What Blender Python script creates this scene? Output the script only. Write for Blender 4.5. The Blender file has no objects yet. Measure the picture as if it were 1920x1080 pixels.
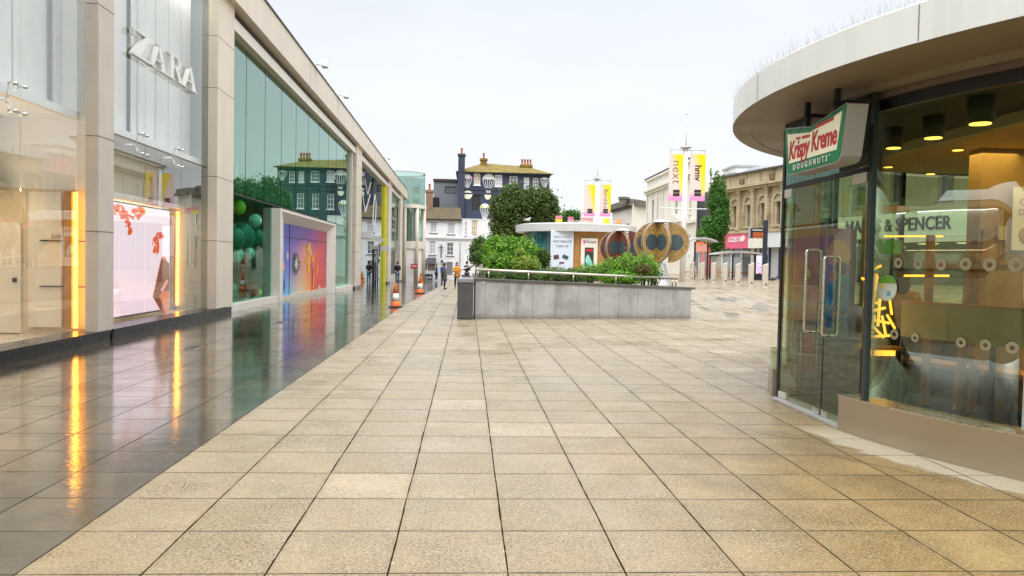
import bpy, bmesh, math, random
from math import sin, cos, radians, pi, sqrt, atan, hypot
from mathutils import Matrix, Vector
random.seed(7)
SC = bpy.context.scene
COL = SC.collection

# ------------------------------------------------------------------ camera
F, H, RHO = 1436.0, 1.65, 0.02
_x = -83 * cos(RHO) - 51 * sin(RHO)
_y = 51 * cos(RHO) - 83 * sin(RHO)
TH = atan(_y / F)
PSI = atan(-_x * cos(TH) / F)
_R = Vector((cos(PSI), -sin(PSI), 0))
_F = Vector((sin(PSI) * cos(TH), cos(PSI) * cos(TH), -sin(TH)))
_U = Vector((sin(PSI) * sin(TH), cos(PSI) * sin(TH), cos(TH)))
CR = _R * cos(RHO) + _U * sin(RHO)
CU = _U * cos(RHO) - _R * sin(RHO)
cd = bpy.data.cameras.new("camera")
cam = bpy.data.objects.new("camera", cd)
COL.objects.link(cam)
m = Matrix((CR, CU, -_F)).transposed().to_4x4()
m.translation = (0, 0, H)
cam.matrix_world = m
cd.sensor_width = 36
cd.lens = F / 1920 * 36
cd.clip_end = 3000
SC.camera = cam

# ------------------------------------------------------------------ world, sun, exposure
w = bpy.data.worlds.new("World")
SC.world = w
w.use_nodes = True
nt = w.node_tree
nt.nodes.clear()
out = nt.nodes.new("ShaderNodeOutputWorld")
bg = nt.nodes.new("ShaderNodeBackground")
tc = nt.nodes.new("ShaderNodeTexCoord")
sep = nt.nodes.new("ShaderNodeSeparateXYZ")
nt.links.new(tc.outputs["Generated"], sep.inputs[0])
ramp = nt.nodes.new("ShaderNodeValToRGB")
e = ramp.color_ramp.elements
e[0].position, e[0].color = 0.0, (0.96, 0.965, 0.97, 1)
e[1].position, e[1].color = 1.0, (2.9, 2.95, 3.0, 1)
k = e.new(0.34); k.color = (0.81, 0.85, 0.90, 1)
k = e.new(0.6); k.color = (2.2, 2.24, 2.3, 1)
k = e.new(0.12); k.color = (0.89, 0.905, 0.93, 1)
nt.links.new(sep.outputs[2], ramp.inputs[0])
mp = nt.nodes.new("ShaderNodeMapping")
mp.inputs["Scale"].default_value = (1.5, 1.5, 5)
nt.links.new(tc.outputs["Generated"], mp.inputs[0])
cl = nt.nodes.new("ShaderNodeTexNoise")
cl.inputs["Scale"].default_value = 1.6
cl.inputs["Detail"].default_value = 5
nt.links.new(mp.outputs[0], cl.inputs[0])
clr = nt.nodes.new("ShaderNodeMapRange")
clr.inputs[1].default_value = 0.3; clr.inputs[2].default_value = 0.7
clr.inputs[3].default_value = 0.94; clr.inputs[4].default_value = 1.05
nt.links.new(cl.outputs[0], clr.inputs[0])
mul = nt.nodes.new("ShaderNodeVectorMath"); mul.operation = 'SCALE'
nt.links.new(ramp.outputs[0], mul.inputs[0]); nt.links.new(clr.outputs[0], mul.inputs[3])
sky = nt.nodes.new("ShaderNodeTexSky")
sky.sky_type = 'NISHITA'
sky.sun_disc = False
SUN_EL, SUN_AZ = radians(52), radians(200)
sky.sun_elevation = SUN_EL
sky.sun_rotation = SUN_AZ
sk = nt.nodes.new("ShaderNodeVectorMath"); sk.operation = 'SCALE'
sk.inputs[3].default_value = 0.09
nt.links.new(sky.outputs[0], sk.inputs[0])
mx = nt.nodes.new("ShaderNodeMix"); mx.data_type = 'RGBA'
mx.inputs[0].default_value = 0.08
nt.links.new(mul.outputs[0], mx.inputs[6]); nt.links.new(sk.outputs[0], mx.inputs[7])
nt.links.new(mx.outputs[2], bg.inputs[0])
bg.inputs[1].default_value = 1.0
nt.links.new(bg.outputs[0], out.inputs[0])
sl = bpy.data.lights.new("sun", 'SUN')
sl.energy = 1.2
sl.angle = radians(25)
sl.color = (1.0, 0.96, 0.9)
so = bpy.data.objects.new("sun", sl)
COL.objects.link(so)
_sd = Vector((sin(SUN_AZ) * cos(SUN_EL), cos(SUN_AZ) * cos(SUN_EL), sin(SUN_EL)))
so.rotation_euler = _sd.to_track_quat('Z', 'Y').to_euler()
SC.view_settings.view_transform = 'Standard'
SC.view_settings.look = 'None'
SC.view_settings.exposure = 0.2
SC.view_settings.gamma = 1
cy = SC.cycles
cy.use_denoising = True
cy.max_bounces = 7; cy.diffuse_bounces = 3; cy.glossy_bounces = 4
cy.transmission_bounces = 4; cy.transparent_max_bounces = 24
cy.sample_clamp_indirect = 6
cy.caustics_reflective = False; cy.caustics_refractive = False

# ------------------------------------------------------------------ helpers: geometry of the place
def ss(t):
    t = max(0.0, min(1.0, t))
    return t * t * (3 - 2 * t)

def G(x, y):
    """height of the paved ground"""
    fall = -0.0145 * min(max(0, y - 28), 70) * (1 - ss(x / 8))
    rise = 0.65 * ss((y - 24) / 9) * ss((x - 1) / 6)
    return fall + rise

def ray(px, py):
    a = (px - 960) / F; b = (540 - py) / F
    return _F + CR * a + CU * b

def gp(px, py, z=0.0):
    d = ray(px, py); t = (z - H) / d[2]
    return Vector((d[0] * t, d[1] * t, z))

def gpt(px, py):
    z = 0.0
    for _ in range(60):
        p = gp(px, py, z); z = z * .6 + .4 * G(p[0], p[1])
    return gp(px, py, z)

def atY(px, py, Y):
    d = ray(px, py); t = Y / d[1]
    return Vector((d[0] * t, Y, H + d[2] * t))

class Wall:
    """vertical plane: s along, o outwards (towards the street), z up"""
    def __init__(self, x, y, ux, uy):
        l = hypot(ux, uy); self.p = (x, y); self.u = (ux / l, uy / l); self.n = (self.u[1], -self.u[0])
    def __call__(self, s, o, z):
        return (self.p[0] + self.u[0] * s + self.n[0] * o, self.p[1] + self.u[1] * s + self.n[1] * o, z)
    def pix(self, px, py, o=0):
        u = self.u; q = (self.p[0] + self.n[0] * o, self.p[1] + self.n[1] * o); d = ray(px, py)
        det = d[0] * (-u[1]) + d[1] * u[0]; t = (q[0] * (-u[1]) + q[1] * u[0]) / det
        return (d[0] * t - q[0]) * u[0] + (d[1] * t - q[1]) * u[1], H + d[2] * t

IDM = lambda x, y, z: (x, y, z)

class MB:
    def __init__(self, fn=None):
        self.v = []; self.f = []; self.mi = []; self.fn = fn or IDM; self.m = 0; self.sm = []; self.smooth = False; self.rc = False
        o, a, b, c = [Vector(self.fn(*q)) for q in ((0, 0, 0), (1, 0, 0), (0, 1, 0), (0, 0, 1))]
        self.flip = (a - o).cross(b - o).dot(c - o) < 0
    def add(self, vs, fs):
        b = len(self.v)
        self.v += [tuple(self.fn(*p)) for p in vs]
        for f in fs:
            self.f.append([b + i for i in (reversed(f) if self.flip else f)]); self.mi.append(self.m); self.sm.append(self.smooth)
        return self
    def box(self, x0, x1, y0, y1, z0, z1):
        return self.add([(x0, y0, z0), (x1, y0, z0), (x1, y1, z0), (x0, y1, z0), (x0, y0, z1), (x1, y0, z1), (x1, y1, z1), (x0, y1, z1)],
                        [(0, 3, 2, 1), (4, 5, 6, 7), (0, 1, 5, 4), (1, 2, 6, 5), (2, 3, 7, 6), (3, 0, 4, 7)])
    def bev(self, x0, x1, y0, y1, z0, z1, b=.01):
        """box with chamfered vertical and top edges"""
        def ring(i, z): return [(x0 + i + b, y0 + i, z), (x1 - i - b, y0 + i, z), (x1 - i, y0 + i + b, z), (x1 - i, y1 - i - b, z), (x1 - i - b, y1 - i, z), (x0 + i + b, y1 - i, z), (x0 + i, y1 - i - b, z), (x0 + i, y0 + i + b, z)]
        return self.loft([ring(0, z0), ring(0, z1 - b), ring(b, z1)])
    def loft(self, rings, cap=True, close=True):
        n = len(rings[0]); vs = [p for r in rings for p in r]; fs = []
        for i in range(len(rings) - 1):
            for j in range(n if close else n - 1):
                a = i * n + j; b2 = i * n + (j + 1) % n
                fs.append((a, b2, b2 + n, a + n))
        if cap and close:
            fs.append(tuple(reversed(range(n)))); fs.append(tuple((len(rings) - 1) * n + j for j in range(n)))
        return self.add(vs, fs)
    def cyl(self, p0, p1, r0, r1=None, n=12):
        r1 = r0 if r1 is None else r1
        p0 = Vector(p0); p1 = Vector(p1); d = (p1 - p0).normalized()
        a = d.orthogonal().normalized(); b = d.cross(a)
        rr = []
        for p, r in ((p0, r0), (p1, r1)):
            rr.append([tuple(p + a * (r * cos(2 * pi * k / n)) + b * (r * sin(2 * pi * k / n))) for k in range(n)])
        s = self.smooth; self.smooth = True
        self.loft(rr); self.smooth = s
        return self
    def tube(self, pts, r, n=8):
        pts = [Vector(p) for p in pts]; rr = []; a = None
        for i, p in enumerate(pts):
            d = (pts[min(i + 1, len(pts) - 1)] - pts[max(i - 1, 0)]).normalized()
            a = d.orthogonal().normalized() if a is None else (a - d * a.dot(d)).normalized()
            b = d.cross(a); q = r[i] if isinstance(r, (list, tuple)) else r
            rr.append([tuple(p + a * (q * cos(2 * pi * k / n)) + b * (q * sin(2 * pi * k / n))) for k in range(n)])
        s = self.smooth; self.smooth = True
        self.loft(rr); self.smooth = s
        return self
    def ball(self, c, r, n=14, sx=1, sy=1, sz=1):
        rr = []
        for i in range(n // 2 + 1):
            t = -pi / 2 + pi * i / (n // 2); q = max(cos(t), .02)
            rr.append([(c[0] + r * sx * q * cos(2 * pi * k / n), c[1] + r * sy * q * sin(2 * pi * k / n), c[2] + r * sz * sin(t)) for k in range(n)])
        s = self.smooth; self.smooth = True
        self.loft(rr); self.smooth = s
        return self
    def lathe(self, c, prof, n=24):
        s = self.smooth; self.smooth = True
        self.loft([[(c[0] + r * cos(2 * pi * k / n), c[1] + r * sin(2 * pi * k / n), c[2] + z) for k in range(n)] for r, z in prof])
        self.smooth = s
        return self
    def prism(self, pts, fr, d0, d1):
        """2-D outline pts extruded; fr maps (a, b, depth) to xyz"""
        n = len(pts); self.rc = True
        return self.add([fr(a, b, d0) for a, b in pts] + [fr(a, b, d1) for a, b in pts],
                        [tuple(range(n)), tuple(reversed(range(n, 2 * n)))] + [(i, i + n, (i + 1) % n + n, (i + 1) % n) for i in range(n)])
    def holes(self, s0, s1, z0, z1, hs, d=.2, o=0.0):
        """front wall sheet with openings (s0,s1,z0,z1) and reveals of depth d"""
        S = sorted({s0, s1, *[h[0] for h in hs], *[h[1] for h in hs]}); Z = sorted({z0, z1, *[h[2] for h in hs], *[h[3] for h in hs]})
        for i in range(len(S) - 1):
            for j in range(len(Z) - 1):
                a, b, c, e2 = S[i], S[i + 1], Z[j], Z[j + 1]
                if any(h[0] <= a + 1e-5 and h[1] >= b - 1e-5 and h[2] <= c + 1e-5 and h[3] >= e2 - 1e-5 for h in hs): continue
                self.add([(a, o, c), (b, o, c), (b, o, e2), (a, o, e2)], [(3, 2, 1, 0)])
        for a, b, c, e2 in [h[:4] for h in hs]:
            self.add([(a, o, c), (b, o, c), (b, o, e2), (a, o, e2), (a, o - d, c), (b, o - d, c), (b, o - d, e2), (a, o - d, e2)],
                     [(0, 1, 5, 4), (1, 2, 6, 5), (2, 3, 7, 6), (3, 0, 4, 7)])
        return self
    def build_each(self, name, mats, parent=None):
        # one object per connected piece
        par = list(range(len(self.v)))
        def fd(i):
            while par[i] != i: par[i] = par[par[i]]; i = par[i]
            return i
        for f in self.f:
            for q in f[1:]: par[fd(q)] = fd(f[0])
        g = {}
        for k, f in enumerate(self.f): g.setdefault(fd(f[0]), []).append(k)
        for ks in g.values():
            c = MB(); c.rc = self.rc; ids = {}
            for k in ks:
                for q in self.f[k]:
                    if q not in ids: ids[q] = len(c.v); c.v.append(self.v[q])
                c.f.append([ids[q] for q in self.f[k]]); c.mi.append(self.mi[k]); c.sm.append(self.sm[k])
            o = c.build(name, mats, parent)
        return o
    def build(self, name, mats, parent=None):
        if not isinstance(mats, (list, tuple)): mats = [mats]
        me = bpy.data.meshes.new(name)
        off = Vector((0, 0, 0)); p = parent
        while p is not None: off += p.location; p = p.parent
        me.from_pydata([(a - off[0], b - off[1], c - off[2]) for a, b, c in self.v], [], self.f)
        me.polygons.foreach_set("material_index", self.mi)
        me.polygons.foreach_set("use_smooth", self.sm)
        for q in mats: me.materials.append(q)
        if self.rc:
            bm = bmesh.new(); bm.from_mesh(me); bmesh.ops.recalc_face_normals(bm, faces=bm.faces); bm.to_mesh(me); bm.free()
        me.update()
        o = bpy.data.objects.new(name, me); COL.objects.link(o)
        if parent is not None: o.parent = parent
        return o

def tag(o, label=None, cat=None, group=None, kind=None):
    if label: o['label'] = label
    if cat: o['category'] = cat
    if group: o['group'] = group
    if kind: o['kind'] = kind
    return o

def thing(name, loc, label, cat, group=None, kind=None):
    o = bpy.data.objects.new(name, None); COL.objects.link(o); o.location = loc
    o.empty_display_size = .2
    return tag(o, label, cat, group, kind)

def copy_tree(o, loc=None, parent=None, label=None, group=None, rz=None, sc=None):
    c = o.copy(); COL.objects.link(c); c.parent = parent
    if loc is not None: c.location = loc
    if rz is not None: c.rotation_euler = (0, 0, rz)
    if sc is not None: c.scale = (sc, sc, sc)
    if label: c['label'] = label
    if group: c['group'] = group
    for ch in list(o.children): copy_tree(ch, None, c)
    return c

# ------------------------------------------------------------------ materials
class NT:
    def __init__(self, name):
        self.mat = bpy.data.materials.new(name); self.mat.use_nodes = True
        self.t = self.mat.node_tree; self.t.nodes.clear()
        self.out = self.n("ShaderNodeOutputMaterial")
    def n(self, ty, **kw):
        x = self.t.nodes.new(ty)
        for a, b in kw.items(): setattr(x, a, b)
        return x
    def set(self, sock, v):
        if hasattr(v, 'is_output') or isinstance(v, bpy.types.NodeSocket): self.t.links.new(v, sock)
        elif v is not None:
            if isinstance(v, (tuple, list)) and len(v) == 3 and sock.type == 'RGBA': v = (*v, 1)
            if isinstance(v, (int, float)) and sock.type == 'RGBA': v = (v, v, v, 1)
            sock.default_value = v
    def ma(self, op, a, b=None, c=None):
        x = self.n("ShaderNodeMath", operation=op)
        self.set(x.inputs[0], a)
        if b is not None: self.set(x.inputs[1], b)
        if c is not None: self.set(x.inputs[2], c)
        return x.outputs[0]
    def mix(self, f, a, b, bt='MIX'):
        x = self.n("ShaderNodeMix", data_type='RGBA', blend_type=bt)
        self.set(x.inputs[0], f); self.set(x.inputs[6], a); self.set(x.inputs[7], b)
        return x.outputs[2]
    def coord(self, kind='Object', scale=None, loc=None):
        c = self.n("ShaderNodeTexCoord").outputs[kind]
        if scale or loc:
            mpn = self.n("ShaderNodeMapping"); self.t.links.new(c, mpn.inputs[0])
            if scale: mpn.inputs["Scale"].default_value = scale
            if loc: mpn.inputs["Location"].default_value = loc
            c = mpn.outputs[0]
        return c
    def noise(self, sc, det=3, vec=None, rough=.55, dist=0):
        x = self.n("ShaderNodeTexNoise"); x.inputs["Scale"].default_value = sc; x.inputs["Detail"].default_value = det
        x.inputs["Roughness"].default_value = rough; x.inputs["Distortion"].default_value = dist
        self.t.links.new(vec if vec is not None else self.coord(), x.inputs["Vector"])
        return x.outputs[0]
    def rng(self, v, a, b, c=0, d=1, smooth=False):
        x = self.n("ShaderNodeMapRange")
        if smooth: x.interpolation_type = 'SMOOTHSTEP'
        self.set(x.inputs[0], v)
        for i, q in enumerate((a, b, c, d)): self.set(x.inputs[i + 1], q)
        return x.outputs[0]
    def sepx(self, v):
        x = self.n("ShaderNodeSeparateXYZ"); self.t.links.new(v, x.inputs[0]); return x.outputs
    def comb(self, a=0, b=0, c=0):
        x = self.n("ShaderNodeCombineXYZ")
        for i, q in enumerate((a, b, c)): self.set(x.inputs[i], q)
        return x.outputs[0]
    def bump(self, h, st=.3, dist=.01, nrm=None):
        x = self.n("ShaderNodeBump"); x.inputs["Strength"].default_value = st; x.inputs["Distance"].default_value = dist
        self.set(x.inputs["Height"], h)
        if nrm is not None: self.set(x.inputs["Normal"], nrm)
        return x.outputs[0]
    def pbr(self, col, rough=.5, metal=0, spec=.5, nrm=None, emit=None, es=0, coat=0, cr=.1, alpha=None):
        b = self.n("ShaderNodeBsdfPrincipled")
        self.set(b.inputs["Base Color"], col); self.set(b.inputs["Roughness"], rough); self.set(b.inputs["Metallic"], metal)
        self.set(b.inputs["Specular IOR Level"], spec)
        if nrm is not None: self.set(b.inputs["Normal"], nrm)
        if emit is not None: self.set(b.inputs["Emission Color"], emit); self.set(b.inputs["Emission Strength"], es)
        if coat: self.set(b.inputs["Coat Weight"], coat); self.set(b.inputs["Coat Roughness"], cr)
        self.t.links.new(b.outputs[0], self.out.inputs[0])
        return b

def mat(name, col, rough=.5, metal=0, var=.08, sc=3.0, spec=.5, bump=0, bs=40, streak=0, emit=0, ec=None, coat=0):
    n = NT(name); c = col
    if var:
        a = n.noise(sc, 4); f = n.rng(a, .3, .7, 1 - var, 1 + var)
        c = n.mix(1, col, n.comb(f, f, f), 'MULTIPLY')
    if streak:
        a = n.noise(1, 4, n.coord(scale=(3, 3, .25)))
        c = n.mix(n.rng(a, .48, .75, 0, streak), c, tuple(q * .45 for q in col))
    nr = n.bump(n.noise(bs, 3), bump, .01) if bump else None
    r = n.rng(n.noise(sc * 2, 2), .3, .7, max(.02, rough * .85), min(1, rough * 1.15)) if var else rough
    n.pbr(c, r, metal, spec, nr, (ec or col) if emit else None, emit, coat)
    return n.mat

def glass(name, tint, refl=(1, 1, 1), boost=0.0, ior=1.5, rough=0.0, wob=0):
    n = NT(name)
    tr = n.n("ShaderNodeBsdfTransparent"); tr.inputs[0].default_value = (*tint, 1)
    gl = n.n("ShaderNodeBsdfGlossy"); gl.inputs[0].default_value = (*refl, 1); gl.inputs[1].default_value = rough
    if wob:
        n.t.links.new(n.bump(n.noise(.5, 1), wob, .02), gl.inputs["Normal"])
    fr = n.n("ShaderNodeFresnel"); fr.inputs[0].default_value = ior
    # back faces would see total reflection: use facing-independent layer
    geo = n.n("ShaderNodeNewGeometry")
    i2 = n.ma('MULTIPLY', geo.outputs["Backfacing"], 0.0)
    f = n.ma('ADD', n.ma('MULTIPLY', fr.outputs[0], 1 - boost), boost)
    f = n.ma('MULTIPLY', f, n.ma('SUBTRACT', 1.0, geo.outputs["Backfacing"]))
    ms = n.n("ShaderNodeMixShader")
    n.t.links.new(f, ms.inputs[0]); n.t.links.new(tr.outputs[0], ms.inputs[1]); n.t.links.new(gl.outputs[0], ms.inputs[2])
    n.t.links.new(ms.outputs[0], n.out.inputs[0])
    return n.mat

def emis(name, col, st=1.0):
    n = NT(name); em = n.n("ShaderNodeEmission"); em.inputs[0].default_value = (*col, 1); em.inputs[1].default_value = st
    n.t.links.new(em.outputs[0], n.out.inputs[0]); return n.mat

M = {}
M['cream'] = mat('cream_panel', (.72, .64, .53), .45, var=.05, sc=1.2, streak=.12, bump=.05)
M['cream_light'] = mat('cream_light', (.80, .75, .67), .4, var=.04, sc=1.5, streak=.1)
M['stone_pier'] = mat('stone_pier', (.56, .50, .43), .5, var=.06, sc=2, streak=.1, bump=.08)
M['joint'] = mat('joint_dark', (.16, .14, .12), .8, var=0)
M['black'] = mat('black_granite', (.02, .02, .022), .25, var=.15, sc=8)
M['dark_metal'] = mat('dark_metal', (.03, .033, .036), .35, .6, var=.1)
M['steel'] = mat('brushed_steel', (.62, .61, .58), .28, 1, var=.08, sc=6)
M['galv'] = mat('galvanised', (.50, .50, .50), .5, .6, var=.1)
M['white'] = mat('white_paint', (.86, .86, .86), .45, var=.04)
M['white_render'] = mat('white_render', (.80, .81, .84), .8, var=.05, sc=1, streak=.12, bump=.1, bs=12)
M['ivory_render'] = mat('ivory_render', (.80, .77, .68), .8, var=.05, sc=.6, streak=.12, bump=.1, bs=10)
M['beige_wall'] = mat('beige_wall', (.72, .60, .45), .6, var=.03)
M['beige_floor'] = mat('beige_floor', (.66, .60, .50), .3, var=.05)
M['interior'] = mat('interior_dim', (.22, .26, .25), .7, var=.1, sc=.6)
M['navy'] = mat('navy_render', (.035, .043, .075), .7, var=.15, sc=.8, streak=.2)
M['grey_clad'] = mat('grey_cladding', (.20, .21, .23), .6, var=.08, sc=.7)
M['timber'] = mat('warm_timber', (.50, .24, .06), .45, var=.15, sc=4)
M['amber'] = mat('amber_ceiling', (.78, .50, .16), .6, var=.05, sc=.8)
M['red'] = mat('red_plastic', (.62, .03, .02), .35, var=.06)
M['orange'] = mat('cone_orange', (.85, .17, .03), .45, var=.08, sc=9)
M['cone_white'] = mat('cone_band', (.8, .8, .78), .4, var=.06, sc=12)
M['green_sign'] = mat('sign_green', (.0, .22, .065), .3, var=.03)
M['cream_sign'] = mat('sign_cream', (.88, .84, .66), .35, var=.02, emit=.12)
M['red_sign'] = mat('sign_red', (.55, .01, .02), .35, var=0)
M['white_sign'] = mat('sign_white', (.85, .85, .85), .35, var=0)
M['grey_box'] = mat('sign_return', (.40, .42, .43), .4, .3, var=.04)
M['terracotta'] = mat('chimney_pot', (.48, .15, .08), .8, var=.15, sc=6)
M['brick'] = mat('old_brick', (.28, .17, .11), .85, var=.2, sc=5, bump=.2)
M['yellow'] = mat('yellow_panel', (.80, .74, .02), .45, var=.05, emit=.15)
M['pink'] = mat('pink_fascia', (.80, .13, .25), .45, var=.04)
M['magenta'] = mat('magenta_print', (.75, .12, .42), .5, var=.03)
M['orange_shop'] = mat('orange_shop', (.80, .20, .08), .5, var=.05)
M['bark'] = mat('bark', (.09, .065, .045), .9, var=.2, sc=8, bump=.4)
M['soil'] = mat('soil', (.05, .035, .02), .95, var=.25, sc=6, bump=.5)
M['skin'] = mat('skin', (.50, .28, .20), .55, var=.04)
M['letter'] = mat('letter_white', (.78, .78, .76), .35, var=.03)
M['ink'] = mat('black_ink', (.02, .02, .02), .5, var=0)
M['teal_deco'] = mat('teal_balloon', (.035, .19, .16), .3, var=.1)
M['kraft'] = mat('cardboard', (.52, .34, .14), .8, var=.08)
M['roof_dark'] = mat('dark_roof', (.06, .055, .05), .8, var=.2, sc=3, bump=.3)

M['gl_clear'] = glass('clear_glass', (.97, .985, .975), (.97, 1, .98), .15)
M['gl_green'] = glass('green_glass', (.42, .72, .60), (.74, .97, .88), .26, wob=.02)
M['gl_green_low'] = glass('green_glass_low', (.60, .86, .76), (.70, .97, .86), 0.0, ior=1.28)
M['gl_dark'] = glass('dark_glass', (.30, .33, .33), (.85, .92, .92), .34, wob=.02)
M['gl_pav'] = glass('pavilion_glass', (.76, .80, .67), (.85, .97, .9), .09)
M['gl_drum'] = glass('drum_glass', (.60, .80, .74), (.8, 1, .95), .2)
M['win'] = mat('window_pane', (.10, .115, .13), .06, var=.1, sc=.7, spec=.9)
M['win_lit'] = mat('window_warm', (.62, .50, .34), .25, var=.15, sc=2)
M['blind'] = mat('window_blind', (.55, .56, .58), .4, var=.1, sc=2)

def mat_ground():
    n = NT('wet_paving'); P = n.coord(); x, y, z = n.sepx(P)
    wob = n.ma('MULTIPLY', n.ma('SUBTRACT', n.noise(1.3, 1), .5), .012)
    tx = n.ma('DIVIDE', n.ma('ADD', n.ma('ADD', x, .39), wob), .6313)
    ty = n.ma('DIVIDE', n.ma('ADD', n.ma('ADD', y, -4.0 + .633 * 60), wob), .633)
    fx = n.ma('FRACT', n.ma('ADD', tx, 200)); fy = n.ma('FRACT', ty)
    dx = n.ma('MULTIPLY', n.ma('MINIMUM', fx, n.ma('SUBTRACT', 1, fx)), .6313)
    dy = n.ma('MULTIPLY', n.ma('MINIMUM', fy, n.ma('SUBTRACT', 1, fy)), .633)
    # long joints are wider and darker than the cross joints
    jb = n.ma('MULTIPLY', n.rng(n.noise(3.5, 4, P), .3, .7, -.002, .0025), 1); jx = n.rng(n.ma('ADD', dx, jb), .0036, .0066, 1, 0); jy = n.rng(n.ma('ADD', dy, jb), .0038, .0072, .9, 0)
    joint = n.ma('MAXIMUM', jx, jy)
    # cut slabs running diagonally on the right
    def diag(x0, y0, x1, y1):
        l = hypot(x1 - x0, y1 - y0); ux, uy = (x1 - x0) / l, (y1 - y0) / l
        s = n.ma('ADD', n.ma('MULTIPLY', n.ma('SUBTRACT', x, x0), ux), n.ma('MULTIPLY', n.ma('SUBTRACT', y, y0), uy))
        t = n.ma('ABSOLUTE', n.ma('ADD', n.ma('MULTIPLY', n.ma('SUBTRACT', x, x0), -uy), n.ma('MULTIPLY', n.ma('SUBTRACT', y, y0), ux)))
        a = n.rng(t, .003, .007, .8, 0)
        return n.ma('MULTIPLY', a, n.ma('MULTIPLY', n.ma('GREATER_THAN', s, 0), n.ma('LESS_THAN', s, l)))
    for (a, b, c, d) in ((1174, 733, 1240, 721), (1240, 721, 1300, 746), (1200, 750, 1300, 755), (1424, 812, 1600, 842), (1560, 855, 1760, 896), (1700, 845, 1920, 940), (1195, 684, 1150, 672)):
        A = gp(a, b); B = gp(c, d); joint = n.ma('MAXIMUM', joint, diag(A[0], A[1], B[0], B[1]))
    wn = n.n("ShaderNodeTexWhiteNoise", noise_dimensions='2D')
    n.t.links.new(n.comb(n.ma('FLOOR', tx), n.ma('FLOOR', ty)), wn.inputs[0])
    rnd = wn.outputs[0]; rndc = wn.outputs[1]
    # wet strip along the arcade
    edge = n.ma('ADD', n.ma('MULTIPLY', n.ma('SUBTRACT', n.noise(3, 3), .5), .03), x)
    wet = n.rng(edge, -2.29, -2.27, 1, 0)
    # splash / damp patches
    # on dry part: broad damp variation, some slabs wetter
    damp = n.rng(n.noise(.55, 4, P), .42, .62, 0, 1, True)
    # dry apron under the canopy of the round pavilion
    rr = n.ma('SQRT', n.ma('ADD', n.ma('POWER', n.ma('SUBTRACT', x, 9.0), 2), n.ma('POWER', n.ma('SUBTRACT', y, 8.25), 2)))
    apr = n.ma('ADD', rr, n.ma('MULTIPLY', n.ma('SUBTRACT', n.noise(2.2, 5), .5), .55))
    dry = n.ma('MULTIPLY', n.rng(apr, 5.58, 5.66, 1, 0), n.rng(y, 7.3, 7.9, 1, 0))
    # speckle
    sp = n.noise(58, 1, P, .4); sp2 = n.noise(22, 2, P, .6); sp3 = n.noise(70, 0, P, .5)
    # every slab has its own mottling: 4-D noise shifted per slab
    def slabn(sc, det, seed):
        q = n.n("ShaderNodeTexNoise", noise_dimensions='4D'); q.inputs["Scale"].default_value = sc; q.inputs["Detail"].default_value = det; q.inputs["Roughness"].default_value = .65
        n.t.links.new(P, q.inputs["Vector"]); n.set(q.inputs["W"], n.ma('ADD', n.ma('MULTIPLY', rnd, 37.0), seed)); return q.outputs[0]
    mot = slabn(1.5, 5, 0); mot2 = slabn(2.6, 4, 20)
    grain = n.rng(mot, .36, .60, .25, 1.0)          # where the aggregate shows
    dark = n.ma('MULTIPLY', n.rng(sp, .545, .63, 0, 1), grain); lite = n.rng(sp3, .62, .70, 0, 1)
    base = n.mix(rnd, (.30, .235, .155), (.375, .305, .215))
    base = n.mix(n.rng(mot, .38, .66, 0, .75), base, (.30, .245, .135))
    base = n.mix(n.rng(mot2, .50, .70, 0, .6), base, (.40, .285, .19))
    base = n.mix(n.rng(mot2, .50, .30, 0, .5), base, (.42, .37, .28))
    sel = n.ma('GREATER_THAN', rnd, .95)
    base = n.mix(n.ma('MULTIPLY', sel, .5), base, (.50, .41, .28))
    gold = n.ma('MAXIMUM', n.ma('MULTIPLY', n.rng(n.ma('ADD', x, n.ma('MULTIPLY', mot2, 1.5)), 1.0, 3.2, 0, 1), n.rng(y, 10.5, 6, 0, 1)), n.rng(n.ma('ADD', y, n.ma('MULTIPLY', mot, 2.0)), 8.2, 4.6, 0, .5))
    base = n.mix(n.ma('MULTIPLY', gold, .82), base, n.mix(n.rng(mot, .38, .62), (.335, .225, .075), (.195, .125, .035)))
    base = n.mix(n.ma('MULTIPLY', dark, .95), base, (.075, .052, .026))
    base = n.mix(n.ma('MULTIPLY', lite, .45), base, (.62, .53, .38))
    base = n.mix(n.ma('MULTIPLY', n.rng(sp2, .40, .65, 0, 1), .28), base, (.16, .12, .07))
    # grime gathered beside the joints
    ed = n.ma('MINIMUM', dx, dy); grime = n.ma('MULTIPLY', n.rng(n.ma('ADD', ed, n.ma('MULTIPLY', sp2, .05)), .02, .075, 1, 0), n.rng(mot2, .35, .6, .1, .8))
    base = n.mix(n.ma('MULTIPLY', grime, .55), base, (.17, .125, .07))
    # chewing gum and leaf spots
    vor = n.n("ShaderNodeTexVoronoi"); vor.inputs["Scale"].default_value = 3.6; n.t.links.new(P, vor.inputs[0])
    gum = n.rng(n.ma('ADD', vor.outputs["Distance"], n.ma('MULTIPLY', n.noise(30, 2, P), .05)), .055, .075, 1, 0)
    gsel = n.sepx(vor.outputs["Color"])
    base = n.mix(n.ma('MULTIPLY', gum, n.ma('MULTIPLY', n.ma('GREATER_THAN', gsel[0], .55), .7)), base, (.60, .55, .46))
    base = n.mix(n.ma('MULTIPLY', gum, n.ma('MULTIPLY', n.ma('LESS_THAN', gsel[0], .14), .75)), base, (.07, .05, .035))
    base = n.mix(n.ma('MULTIPLY', dry, .85), base, n.mix(dark, (.52, .46, .34), (.36, .31, .22)))
    wcol = n.mix(rnd, (.05, .037, .018), (.12, .088, .045))
    wcol = n.mix(n.rng(mot, .4, .6, 0, .7), wcol, (.04, .036, .025))
    wcol = n.mix(n.ma('MULTIPLY', dark, .6), wcol, (.022, .018, .012))
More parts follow.
